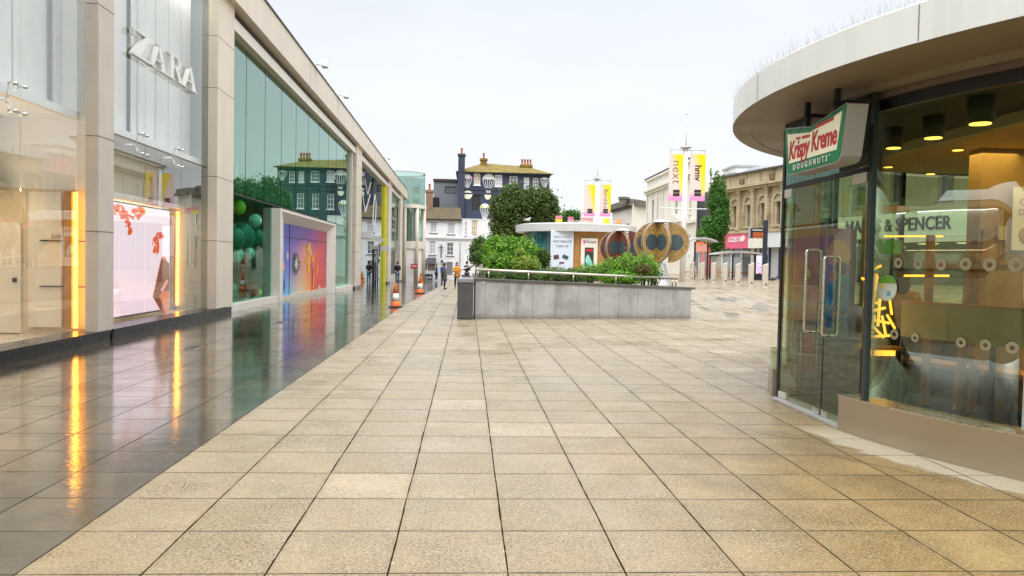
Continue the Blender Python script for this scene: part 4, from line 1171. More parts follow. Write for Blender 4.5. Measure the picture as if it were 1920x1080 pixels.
    b = MB(); b.tube([(p[0] + .1, p[1] - .1, .85), (p[0] + .16, p[1] - .1, .6), (p[0] + .13, p[1] - .1, .35)], .014, 6); b.build('hose', M['ink'], R)
    b = MB()
    for t in range(4):
        x, y = p[0] + .15 * cos(t * pi / 2 + .7), p[1] + .15 * sin(t * pi / 2 + .7); b.tube([(x, y, .012), (x, y, .8)], .008, 6)
    b.tube([(p[0] + .15 * cos(k * pi / 8), p[1] + .15 * sin(k * pi / 8), .5) for k in range(17)], .008, 6); b.tube([(p[0] + .15 * cos(k * pi / 8), p[1] + .15 * sin(k * pi / 8), .2) for k in range(17)], .008, 6)
    b.build('wire_stand', M['galv'], R)
    q = atY(1566, 500, 11.3)
    R = thing('purple_screen', Vector((q[0], 11.3, .012)), 'pale purple display panel with a yellow splash behind the door', 'panel')
    MB().box(q[0] - .35, q[0] + .32, 11.3, 11.34, .9, 2.25).build('sheet', mat('poster_purple', (.36, .27, .50), .5, var=.1), R)
    for x in (q[0] - .3, q[0] + .25): MB().box(x, x + .04, 11.3, 11.34, .012, .9).build('leg', M['dark_metal'], R)
    b = MB(); pts = []
    for k in range(28): r_ = 1 if k % 2 else .86; pts.append((q[0] + .05 + .2 * r_ * cos(k * pi / 14), q[2] + .19 + .24 * r_ * sin(k * pi / 14)))
    b.prism(pts, lambda a, c_, d: (a, 11.30 - d, c_), .001, .004); b.build('yellow_splash', mat('splash', (.80, .58, .02), .5), R)
    b = MB(); b.box(q[0] + .34, q[0] + .40, 11.1, 11.2, .012, 2.6); b.box(q[0] + .4, q[0] + 1.0, 11.1, 11.2, 2.5, 2.6); b.box(q[0] + .3, q[0] + 1.0, 11.08, 11.2, .5, .6)
    tag(b.build('lobby_frame', M['cream']), 'pale inner door frame standing behind the near door leaf', 'frame')
    q = atY(1508, 460, 11.2)
    tag(MB().box(q[0] - .22, q[0] + .14, 11.0, 11.2, .012, 3.3).build('timber_column', mat('col_tan', (.55, .36, .17), .6)), 'tan timber column behind the kraft box', 'column')
DLn = []
inside()

# ------------------------------------------------------------------ planter, hedges, rail, bin
PA = Vector((0.23, 21.79, 0)); PB = Vector((6.95, 23.4, 0))
W1 = Wall(PA[0], PA[1], PB[0] - PA[0], PB[1] - PA[1]); PL = (PB - PA).length
def top(s): return 1.16 - .19 * s / PL
def planter():
    R = thing('stone_planter', PA, 'long grey stone planter wall in the middle of the plaza', 'planter')
    n = NT('planter_stone'); P = n.coord()
    c = n.mix(n.rng(n.noise(1.6, 5), .3, .7), (.30, .30, .295), (.45, .45, .44))
    c = n.mix(n.rng(n.noise(1.3, 5, n.coord(scale=(1, 1, .35)), .7), .52, .68, 0, .75), c, (.16, .16, .155))
    c = n.mix(n.rng(n.noise(26, 3), .58, .7, 0, .5), c, (.13, .13, .13))
    zz = n.sepx(P)[2]
    c = n.mix(n.rng(n.ma('ADD', zz, n.ma('MULTIPLY', n.noise(2, 4), .2)), .10, .26, .6, 0), c, (.12, .10, .08))
    n.pbr(c, .55, 0, .4, n.bump(n.noise(20, 3), .25, .01)); st = n.mat
    gap = .009; k = 11; cut = [0, .98, 1.72, 2.45, 3.13, 3.83, 4.46, 5.08, 5.70, 6.30, PL]
    for i in range(len(cut) - 1):
        a, b_ = cut[i] + gap / 2, cut[i + 1] - gap / 2
        m_ = MB(W1); m_.add([(a, .0, -.1), (b_, .0, -.1), (b_, -.06, -.1), (a, -.06, -.1), (a, 0, top(a) - .07), (b_, 0, top(b_) - .07), (b_, -.06, top(b_) - .07), (a, -.06, top(a) - .07)],
              [(0, 3, 2, 1), (4, 5, 6, 7), (0, 1, 5, 4), (1, 2, 6, 5), (2, 3, 7, 6), (3, 0, 4, 7)]); m_.rc = True
        m_.build('stone_slab', st, R)
    # core and return walls
    Lx = Wall(PA[0], PA[1], -.02, 1); Rx = Wall(PB[0], PB[1], -.10, 1)
    m_ = MB(W1); m_.add([(.02, -.065, -.1), (PL - .02, -.065, -.1), (PL - .02, -.3, -.1), (.02, -.3, -.1), (.02, -.065, 1.06), (PL - .02, -.065, .89), (PL - .02, -.3, .89), (.02, -.3, 1.06)],
              [(0, 3, 2, 1), (4, 5, 6, 7), (0, 1, 5, 4), (1, 2, 6, 5), (2, 3, 7, 6), (3, 0, 4, 7)]); m_.rc = True; m_.build('core', M['joint'], R)
    m_ = MB(Lx); m_.box(.02, 9, .02, .28, -.2, 1.085); m_.build('side_wall', st, R)
    m_ = MB(Rx); m_.box(.02, 4, -.28, -.0, -.2, .90); m_.build('side_wall', st, R)
    # coping: dark rounded metal edge
    cp = mat('coping', (.13, .125, .11), .35, .5, var=.15, sc=3)
    m_ = MB(); f = lambda s, o, z: tuple(W1(s, o, z))
    m_.loft([[f(s, .035, top(s) - .07), f(s, .035, top(s) - .01), f(s, .02, top(s)), f(s, -.32, top(s)), f(s, -.32, top(s) - .07)] for s in (-.05, PL + .12)]); m_.rc = True; m_.build('coping', cp, R)
    m_ = MB(); m_.loft([[(PA[0] - .04, y, 1.09), (PA[0] - .04, y, 1.16), (PA[0] + .3, y, 1.16), (PA[0] + .3, y, 1.09)] for y in (21.9, 31)]); m_.rc = True; m_.build('coping', cp, R)
    m_ = MB(); m_.add([f(.05, -.3, .92), f(PL - .05, -.3, .80), (PB[0] - .5, 27.0, .85), (PA[0] + .1, 31, .95)], [(3, 2, 1, 0)]); m_.rc = True; m_.build('soil', M['soil'], R)
    # rail
    G_ = thing('guard_rail', Vector(W1(0, -.12, 1.16)), 'low round steel rail running along the top of the planter', 'railing')
    rl = mat('rail_steel', (.60, .56, .48), .3, .9, var=.05)
    zr = lambda s: top(s) + .245
    m_ = MB(); m_.tube([W1(s, -.12, zr(s)) for s in (.02, 3, PL - .42)], .038, 12); m_.build('hand_rail', rl, G_)
    m_ = MB(); m_.tube([Vector((PA[0] + .05, 21.95, 1.40)), Vector((PA[0] + .12, 24.5, 1.42)), Vector((PA[0] + .42, 27.5, 1.56))], .03, 10); m_.build('hand_rail', rl, G_)
    m_ = MB(); m_.tube([Vector((-.17, 22.2, 1.40)), Vector((.05, 24.5, 1.45)), Vector((.55, 28.0, 1.6))], .025, 10); m_.build('hand_rail', rl, G_)
    for s in (.42, 1.62, 3.02, 4.4, 5.8, PL - .6, PL - .48):
        MB().cyl(W1(s, -.12, top(s)), W1(s, -.12, zr(s)), .022, n=10).build('post', rl, G_)
    for y in (22.5, 23.3, 24.2, 25.4, 26.6):
        MB().cyl((PA[0] + .05 + (y - 22) * .04, y, 1.1), (PA[0] + .05 + (y - 22) * .04, y, 1.40 + (y - 22) * .02), .018, n=8).build('post', rl, G_)
planter()

def bin_():
    x0, x1, y0, y1 = -.27, .17, 21.50, 21.95
    R = thing('litter_bin', Vector((-.05, 21.7, 0)), 'tall dark grey litter bin with a pale lid at the planter corner', 'bin')
    g = mat('bin_grey', (.085, .085, .088), .45, .3, var=.08)
    MB().bev(x0, x1, y0, y1, .03, 1.03, .02).build('body', g, R)
    MB().bev(x0 - .012, x1 + .012, y0 - .012, y1 + .012, 1.04, 1.17, .03).build('lid', mat('bin_lid', (.24, .245, .25), .4, .3, var=.05), R)
    MB().box(x0 + .03, x1 - .03, y0 + .02, y1 - .02, 0, .03).build('base', M['ink'], R)
    MB().box(x1 + .002, x1 + .02, y0 + .02, y0 + .06, .12, .98).build('door_edge', M['steel'], R)
    MB().box(x0 + .2, x0 + .203, y0 - .004, y0, .05, 1.0).build('door_gap', M['ink'], R)
bin_()

def hedge(name, label, blobs, n, size, mats, cat='hedge', stems=True):
    b0 = blobs[0]
    R = thing(name, Vector((b0[0], b0[1], .9)), label, cat)
    foliage('leaves', blobs, n, size, mats, R)
    if stems:
        b = MB()
        for q in blobs:
            for k in range(4):
                x = q[0] + random.uniform(-.3, .3) * q[3]; y = q[1] + random.uniform(-.3, .3) * q[4]
                b.tube([(x, y, .85), (x + .05, y, q[2] - .3 * q[5]), (x + random.uniform(-.2, .2), y, q[2] + .4 * q[5])], [.03, .02, .008], 5)
        b.build('stems', M['bark'], R)
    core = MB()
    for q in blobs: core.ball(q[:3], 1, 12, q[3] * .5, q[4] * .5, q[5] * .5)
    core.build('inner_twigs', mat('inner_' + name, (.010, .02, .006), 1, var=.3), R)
    return R
def at(px, py, Y): return atY(px, py, Y)
def bl(px, py, Y, wpx, hpx, dy=None):
    p = atY(px, py, Y); k = Y / F
    return (p[0], Y, p[2], wpx * k, dy or wpx * k * .8, hpx * k)
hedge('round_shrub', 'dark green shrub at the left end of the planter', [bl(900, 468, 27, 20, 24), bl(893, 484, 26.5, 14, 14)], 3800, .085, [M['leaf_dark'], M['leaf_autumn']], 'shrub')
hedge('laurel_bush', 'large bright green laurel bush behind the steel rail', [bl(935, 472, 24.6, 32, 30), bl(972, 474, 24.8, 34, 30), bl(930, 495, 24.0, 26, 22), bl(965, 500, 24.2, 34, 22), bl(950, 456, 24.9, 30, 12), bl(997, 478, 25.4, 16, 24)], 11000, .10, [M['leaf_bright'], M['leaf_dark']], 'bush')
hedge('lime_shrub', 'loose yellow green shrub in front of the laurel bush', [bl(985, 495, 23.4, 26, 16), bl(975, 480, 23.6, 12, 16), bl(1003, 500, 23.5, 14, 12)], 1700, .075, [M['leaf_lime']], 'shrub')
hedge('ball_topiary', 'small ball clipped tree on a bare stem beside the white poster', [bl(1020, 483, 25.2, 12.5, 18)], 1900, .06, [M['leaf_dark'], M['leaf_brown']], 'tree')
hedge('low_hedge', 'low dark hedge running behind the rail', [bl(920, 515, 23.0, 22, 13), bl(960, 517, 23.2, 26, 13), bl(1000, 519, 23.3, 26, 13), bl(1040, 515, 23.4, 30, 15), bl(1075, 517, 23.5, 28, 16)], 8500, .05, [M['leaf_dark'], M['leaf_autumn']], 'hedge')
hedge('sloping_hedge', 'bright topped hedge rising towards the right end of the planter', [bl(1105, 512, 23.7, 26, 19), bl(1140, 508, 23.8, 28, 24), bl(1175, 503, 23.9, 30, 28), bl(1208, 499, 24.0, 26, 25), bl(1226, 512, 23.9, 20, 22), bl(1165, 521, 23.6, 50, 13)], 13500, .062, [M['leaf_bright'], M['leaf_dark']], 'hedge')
hedge('brown_hedge_patch', 'dead brown patch of hedge showing low in the right end', [bl(1205, 505, 23.35, 18, 11, .2)], 1400, .05, [M['leaf_brown']], 'hedge', False)

# ------------------------------------------------------------------ white roofed kiosk behind the planter
def kiosk():
    Y = 46.0; c = atY(1078, 490, Y); cx, cy2 = c[0], Y; r = 3.62
    R = thing('round_kiosk', Vector((cx, cy2, 0)), 'round kiosk with flat white roof, timber wall and teal glass beyond the hedges', 'kiosk')
    zt = atY(1078, 419, Y - r)[2]; zb = zt - .42; n = 96
    rg = lambda rr, z: [(cx + rr * cos(2 * pi * k / n), cy2 + rr * sin(2 * pi * k / n), z) for k in range(n)]
    b = MB(); b.smooth = True; b.loft([rg(r, zb), rg(r, zt)], cap=False); b.smooth = False; b.loft([rg(r - .001, zt), rg(r - .3, zt + .06), rg(.3, zt + .25)]); b.loft([rg(r - .001, zb), rg(.2, zb + .02)])
    b.build('roof', mat('kiosk_roof', (.60, .61, .61), .4, var=.05), R)
    def seg(a0, a1, rr, z0, z1, mt, nm, th=.1):
        b = MB(); arc_wall(b, a0, a1, rr - th, rr, z0, z1, Vector((cx, cy2, 0))); return b.build(nm, mt, R)
    ri = 3.1
    seg(30, 196, ri, 0, zb, M['interior'], 'back_wall')
    seg(196, 247, ri, 0, zb, mat('teal_glass', (.03, .16, .19), .08, var=.35, sc=1.5, spec=.9), 'glass_wall')
    seg(253.5, 330, ri - .02, 0, zb, M['timber'], 'timber_wall')
    for k in range(14): seg(253.5, 330, ri - .014, .3 + k * .24, .315 + k * .24, M['joint'], 'board_joint', .004) if k % 2 == 0 else None
    seg(196, 330, ri + .01, 0, .75, M['galv'], 'base_band')
    for a in (197, 216, 232): seg(a, a + .5, ri + .012, .7, zb, M['galv'], 'mullion', .02)
    # white poster panel (flat)
    q0 = atY(1032, 470, cy2 - ri - .1); q1 = atY(1075, 470, cy2 - ri - .1); zp = atY(1050, 431, cy2 - ri)[2]
    P_ = MB().box(q0[0], q1[0], q0[1] - .04, q0[1], .7, zp).build('poster', mat('poster_blue_white', (.66, .74, .84), .5, var=.02), R)
    yy = q0[1] - .05
    for i, (s, sz, dz) in enumerate((('ONLY A YEAR', .15, .40), ('NOT MINUTE', .17, .66), ('TURN UP', .17, .92))):
        text('poster_text', s, sz, .001, M['ink'] if i else M['grey_clad'], ((q0[0] + q1[0]) / 2, yy, zp - dz), (1, 0, 0), (0, 0, 1), P_)
    b = MB()
    for (px, py, w_, h_, mm, rot) in ((1043, 482, 5, 5, 0, .15), (1060, 482, 5.5, 4.5, 1, -.4), (1053, 493, 4.5, 2.5, 2, .1)):
        c2 = atY(px, py, yy); k = yy / F; b.m = mm
        for j in (-1, 0, 1):
            b.m = mm if j else 3
            b.prism([(c2[0] + k * (x * w_ * cos(rot) - (z * h_ * .3 + j * h_ * .55) * sin(rot)), c2[2] + k * (x * w_ * sin(rot) + (z * h_ * .3 + j * h_ * .55) * cos(rot))) for x, z in ((-1, -.9), (1, -.9), (1, .9), (-1, .9))], lambda a, z, d: (a, yy + d, z), -.004 - .001 * j, .008)
    b.build('printed_boxes', [mat('pb1', (.12, .05, .06), .5), mat('pb2', (.01, .16, .17), .5), mat('pb3', (.30, .12, .30), .5), mat('pb4', (.05, .04, .06), .5)], P_)
    # second poster on the timber wall
    q0 = atY(1089, 470, cy2 - ri - .1); q1 = atY(1120, 470, cy2 - ri - .1); zp = atY(1105, 447, cy2 - ri)[2]; yy = q0[1] - .05
    P_ = MB().box(q0[0], q1[0], q0[1] - .04, q0[1], .8, zp).build('poster', M['ivory_render'], R)
    MB().box(q0[0] + .12, q0[0] + .27, yy - .01, yy, zp - .28, zp - .12).build('printed_square', M['magenta'], P_)
    text('poster_text', 'Smash', .22, .001, M['ink'], (q0[0] + .60, yy - .005, zp - .2), (1, 0, 0), (0, 0, 1), P_)
    c0 = q0[0] + .22; MB().box(c0, c0 + .50, yy - .01, yy, zp - 1.6, zp - .52).build('printed_phone', mat('phone_dark', (.05, .05, .05), .3), P_)
    MB().prism([(c0 + .03, zp - 1.2), (c0 + .12, zp - .95), (c0 + .22, zp - .92), (c0 + .45, zp - 1.4), (c0 + .4, zp - 1.6), (c0 + .1, zp - 1.5)], lambda a, z, d: (a, yy - .011 + d, z), -.004, 0).build('printed_hand', mat('print_mint', (.25, .70, .60), .5), P_)
    MB().box(c0 + .08, c0 + .44, yy - .014, yy - .01, zp - .74, zp - .6).build('printed_line', M['red'], P_)
    return zt
kiosk()

# ------------------------------------------------------------------ cut-open globe sculptures
def half_disc(b, c, R_, ang, th, mi, hole=.46, rz=1.0, hc=.52):
    """vertical half disc hinged on the axis through c; direction ang; rim, face and dark round inset"""
    u = Vector((cos(ang), sin(ang), 0)); v = Vector((-u[1], u[0], 0)); Z = Vector((0, 0, 1)); n = 28
    for sd in (-1, 1):
        pass
    def P(a, z, d): return tuple(c + u * (a * R_) + Z * (z * R_ * rz) + v * d)
    o = [(cos(t), sin(t)) for t in [(-pi / 2 + pi * k / n) for k in range(n + 1)]]
    o[0] = (0, -1); o[-1] = (0, 1)
    b.m = mi[0]; b.prism(o, P, -th / 2, th / 2)
    b.m = mi[1]
    rim = [[P(x * s_, z * s_, d) for s_, d in ((1.0, -th * .62), (1.0, th * .62), (.965, th * .62), (.965, -th * .62))] for x, z in o]
    b.loft(rim); b.rc = True
    b.m = mi[2]
    hp = [(hc + hole * cos(2 * pi * k / 24) * .98, hole * sin(2 * pi * k / 24)) for k in range(24)]
    hp = [(max(.0, x), z) for x, z in hp]
    b.prism(hp, P, -th * .56, th * .56)
def globe(px, py, Y, rpx, mats, label):
    c = atY(px, py, Y); k = Y / F; R_ = rpx * k; gz = G(c[0], Y)
    T = thing('globe_sculpture', Vector((c[0], Y, gz)), label, 'sculpture', 'cut open globe sculptures')
    names = ('front_left_section', 'front_middle_section', 'right_section', 'back_left_section')
    for cc, ang, sc_, hc in ((Vector((c[0], Y, c[2])), radians(212), 1.0, .42), (Vector((c[0], Y, c[2])), radians(296), 1.0, .40), (Vector((c[0] + .53 * R_, Y - .25 * R_, c[2])), radians(-22), 1.0, .33), (Vector((c[0] - .05 * R_, Y + .35 * R_, c[2])), radians(176), 1.0, .45)):
        b = MB(); half_disc(b, cc, R_ * sc_, ang, R_ * .12, (0, 1, 2), .40, 1, hc); b.build('disc_section', mats, T)
    b = MB(); b.lathe((c[0] + .22 * R_, Y, c[2] + R_ * .97), [(R_ * .52, 0), (R_ * .45, .05 * R_), (R_ * .25, .13 * R_), (.02, .16 * R_)], 24); b.build('cap', M['galv'], T)
    b = MB(); b.cyl((c[0] + .25 * R_, Y, c[2] - R_ * .98), (c[0] + .25 * R_, Y, c[2] + R_ * .98), R_ * .07, n=12); b.build('spindle', M['dark_metal'], T)
    b = MB(); b.lathe((c[0] + .25 * R_, Y, gz), [(R_ * .55, 0), (R_ * .5, .1), (R_ * .22, max(.3, c[2] - R_ - gz - .1)), (R_ * .18, max(.35, c[2] - R_ - gz + .05))], 24); b.build('pedestal', M['galv'], T)
    b = MB()
    b.box(c[0] - .75 * R_, c[0] + 1.45 * R_, Y - .30 * R_, Y - .28 * R_, c[2] - .02 * R_, c[2] + .01 * R_)
n_ = NT('globe_gold'); cc_ = n_.mix(n_.rng(n_.noise(9, 5, None, .85), .40, .60), (.20, .12, .035), (.46, .31, .11)); n_.pbr(cc_, .5, 0, .4, n_.bump(n_.noise(30, 3), .3, .02)); MGOLD = n_.mat
n_ = NT('globe_red'); cc_ = n_.mix(n_.rng(n_.noise(9, 5, None, .85), .40, .60), (.11, .03, .02), (.22, .07, .045)); n_.pbr(cc_, .45, 0, .4); MRED = n_.mat
MSLATE = mat('globe_slate', (.06, .085, .095), .35, var=.2, sc=4, spec=.6); MRIM = mat('globe_rim', (.50, .38, .26), .4, var=.05)
globe(1231.5, 454.5, 34.0, 38.5, [MGOLD, MRIM, MSLATE], 'golden brown sculpture of cut discs forming a globe')
globe(1160, 464.5, 37.0, 32.5, [MRED, MRIM, MSLATE], 'dark red sculpture of cut discs forming a globe, beside the golden one')

# ------------------------------------------------------------------ banner masts
def ban_mat(nm, side):
    n = NT(nm); g = n.sepx(n.coord('Generated'))
    u = g[0]; v = g[2]
    f = n.ma('ADD', n.ma('MULTIPLY', u, .75), n.ma('MULTIPLY', v, .55)); f = n.ma('ADD', f, n.ma('MULTIPLY', n.ma('SUBTRACT', n.noise(2, 2, n.coord('Generated')), .5), .25))
    c = n.mix(n.rng(f, .55, .95, 0, 1, True), (.90, .66, .62), (.92, .72, .01))
    c = n.mix(n.rng(v, .04, .22, 1, 0, True), c, (.82, .32, .60))
    n.pbr(c, .5, 0, .3); return n.mat
BM = ban_mat('banner_print', 0)
def mast(px, Y, ytop, ybase, b0, b1, lx, rx, texts, label, ya0):
    top_ = atY(px, ytop, Y); c = top_[0]; gz = G(c, Y)
    k = Y / F
    T = thing('banner_mast', Vector((c, Y, gz)), label, 'mast', 'white masts with pairs of banners')
    zt = top_[2]; zc = atY(px, ya0, Y)[2]
    MB().cyl((c, Y, gz), (c, Y, zc + .1), .17, .14, 14).build('pole', M['white'], T)
    MB().cyl((c, Y, zc + .1), (c, Y, zt), .035, .012, 8).build('spire', M['white'], T)
    b = MB(); b.lathe((c, Y, zc + .05), [(.1, 0), (.34, .06), (.34, .1), (.08, .16)], 20); b.build('collar', M['galv'], T)
    b = MB(); b.lathe((c, Y, zt - 1.0), [(.02, 0), (.06, .05), (.02, .1)], 8); b.lathe((c, Y, zt - .25), [(.02, 0), (.10, .02), (.02, .06)], 10); b.build('finial', M['white'], T)
    zlow = atY(px, b1, Y)[2] - .45
    b = MB(); b.cyl((c - 1.5 * 31 * k, Y, zlow), (c + 1.5 * 29 * k, Y, zlow), .03, n=6); b.build('lower_arm', M['white'], T)
    for sd, (x0, x1), tx in ((-1, lx, texts[0]), (1, rx, texts[1])):
        A = atY(x0, b0, Y); B = atY(x1, b1, Y)
        xo = A[0] if sd < 0 else B[0]
        MB().cyl((c, Y, zc), (xo, Y, zc - .02), .022, n=8).build('arm', M['galv'], T)
        BN = MB().box(A[0], B[0], Y - .015, Y + .015, B[2], A[2]).build('banner', BM, T)
        for xx in (A[0] + .06, B[0] - .06): MB().cyl((xx, Y, A[2]), (xx, Y, zc - .02), .008, n=5).build('cord', M['ink'], BN)
        w_ = B[0] - A[0]; h_ = A[2] - B[2]
        q = MB().box(A[0] + w_ * .30, A[0] + w_ * .75, Y - .022, Y - .016, B[2] + h_ * .10, B[2] + h_ * .165).build('printed_logo', M['ink'], BN)
        q = MB().box(A[0] + w_ * .30, A[0] + w_ * .75, Y - .022, Y - .016, B[2] + h_ * .175, B[2] + h_ * .24).build('printed_logo', M['ink'], BN)
        if tx: text('banner_text', tx[0], w_ * tx[1], .002, M['ink'], (A[0] + w_ * .5, Y - .02, B[2] + h_ * tx[2]), (0, 0, -1), (1, 0, 0), BN, off=tx[3], spacing=tx[4])
mast(1288, 45, 207, 0, 289, 377, (1255.5, 1280.5), (1295, 1321), (('next', .85, .62, -.012, 1.05), ('hmv', .62, .60, .012, .95)), 'nearer, taller white mast with two yellow and pink banners', 281)
mast(1121, 68, 283, 0, 346, 406, (1096, 1116), (1126, 1144.5), (None, ('Bershka', .55, .56, -.006, 1.0)), 'farther, shorter white mast whose banners show above the kiosk roof', 338)

# low printed shapes seen over the kiosk roof
def flag(px, py, Y, w_, h_, mats, label, name='pennant_board'):
    p = atY(px, py, Y); k = Y / F; gz = G(p[0], Y)
    R = thing(name, Vector((p[0], Y, gz)), label, 'board')
    z0 = p[2] - h_ * k / 2; z1 = p[2] + h_ * k / 2; zm = z0 + (z1 - z0) * .5
    MB().box(p[0] - w_ * k / 2, p[0] + w_ * k / 2, Y - .03, Y + .03, zm, z1).build('upper_board', mats[0], R)
    MB().box(p[0] - w_ * k / 2, p[0] + w_ * k / 2, Y - .03, Y + .03, z0, zm - .001).build('lower_board', mats[1], R)
    MB().cyl((p[0], Y, gz), (p[0], Y, z0), .06, n=8).build('pole', M['galv'], R)
flag(1048, 411, 66, 13, 13, [mat('brd_pink', (.75, .25, .35), .5), mat('brd_yel', (.75, .65, .05), .5)], 'small pink and yellow board showing above the left side of the kiosk roof')
flag(1070, 412, 68, 11, 11, [mat('brd_pink2', (.70, .18, .35), .5), mat('brd_pale', (.70, .40, .45), .5)], 'small pink board right of the pink and yellow one above the kiosk roof')
flag(1137, 418, 66, 12, 16, [mat('brd_y1', (.85, .78, .03), .5), mat('brd_y2', (.60, .70, .03), .5)], 'yellow and lime board under the right banner of the far mast')
flag(1100, 416, 70, 24, 16, [mat('brd_pk3', (.80, .45, .50), .5), mat('brd_lm', (.60, .72, .40), .5)], 'pale pink and lime board under the left banner of the far mast')
flag(1160, 419, 66, 11, 18, [mat('brd_o1', (.80, .42, .22), .5), mat('brd_o2', (.65, .28, .12), .5)], 'orange board at the right end of the kiosk roof')

# ------------------------------------------------------------------ buildings at the end of the plaza
def tile_mat(nm, a, b, c, sc=7):
    n = NT(nm); P = n.coord()
    x, y, z = n.sepx(P)
    row = n.ma('MULTIPLY', z, 7.0); off = n.ma('MULTIPLY', n.ma('FLOOR', row), .5)
    fr = n.ma('FRACT', row); cx = n.ma('FRACT', n.ma('ADD', n.ma('MULTIPLY', x, 4.5), off))
    col = n.mix(n.rng(n.noise(1.0, 5), .35, .65), a, b); col = n.mix(n.rng(n.noise(sc, 3), .5, .68, 0, .8), col, c)
    e_ = n.ma('MINIMUM', n.rng(fr, 0, .2, .45, 1), n.rng(cx, 0, .12, .6, 1)); col = n.mix(1, col, n.comb(e_, e_, e_), 'MULTIPLY')
    n.pbr(col, .85, 0, .3, n.bump(fr, .5, .03)); return n.mat
M['moss_tiles'] = tile_mat('moss_tiles', (.30, .22, .04), (.17, .13, .04), (.10, .075, .04))
M['brown_tiles'] = tile_mat('brown_tiles', (.13, .095, .055), (.085, .065, .045), (.16, .14, .05))

def hip(b, W, s0, s1, o0, o1, z, zr, rs0, rs1, ov=.35, zr2=None):
    om = (o0 + o1) / 2
    a = [(s0 - ov, o0 + ov, z), (s1 + ov, o0 + ov, z), (s1 + ov, o1 - ov, z), (s0 - ov, o1 - ov, z)]
    r = [(rs0, om, zr), (rs1, om, zr2 or zr)]
    b.add(a + r, [(0, 1, 5, 4), (1, 2, 5), (2, 3, 4, 5), (3, 0, 4), (3, 2, 1, 0)]); b.rc = True

def chimney(parent, W, s, o, z0, z1, ws, wo, pots, mt, ph=.7):
    b = MB(W); b.box(s - ws / 2, s + ws / 2, o - wo / 2, o + wo / 2, z0, z1 - .35); b.box(s - ws / 2 - .12, s + ws / 2 + .12, o - wo / 2 - .12, o + wo / 2 + .12, z1 - .349, z1 - .12); b.box(s - ws / 2 - .04, s + ws / 2 + .04, o - wo / 2 - .04, o + wo / 2 + .04, z1 - .119, z1)
    c = b.build('chimney', mt, parent)
    for i in range(pots):
        q = s + (i - (pots - 1) / 2) * (ws / max(pots, 1)) * .95
        p = Vector(W(q, o, z1)); m_ = MB(); m_.lathe(p, [(.19, 0), (.15, .12), (.14, ph - .15), (.19, ph - .12), (.19, ph), (.12, ph)], 10); m_.build('chimney_pot', M['terracotta'], c)
    return c

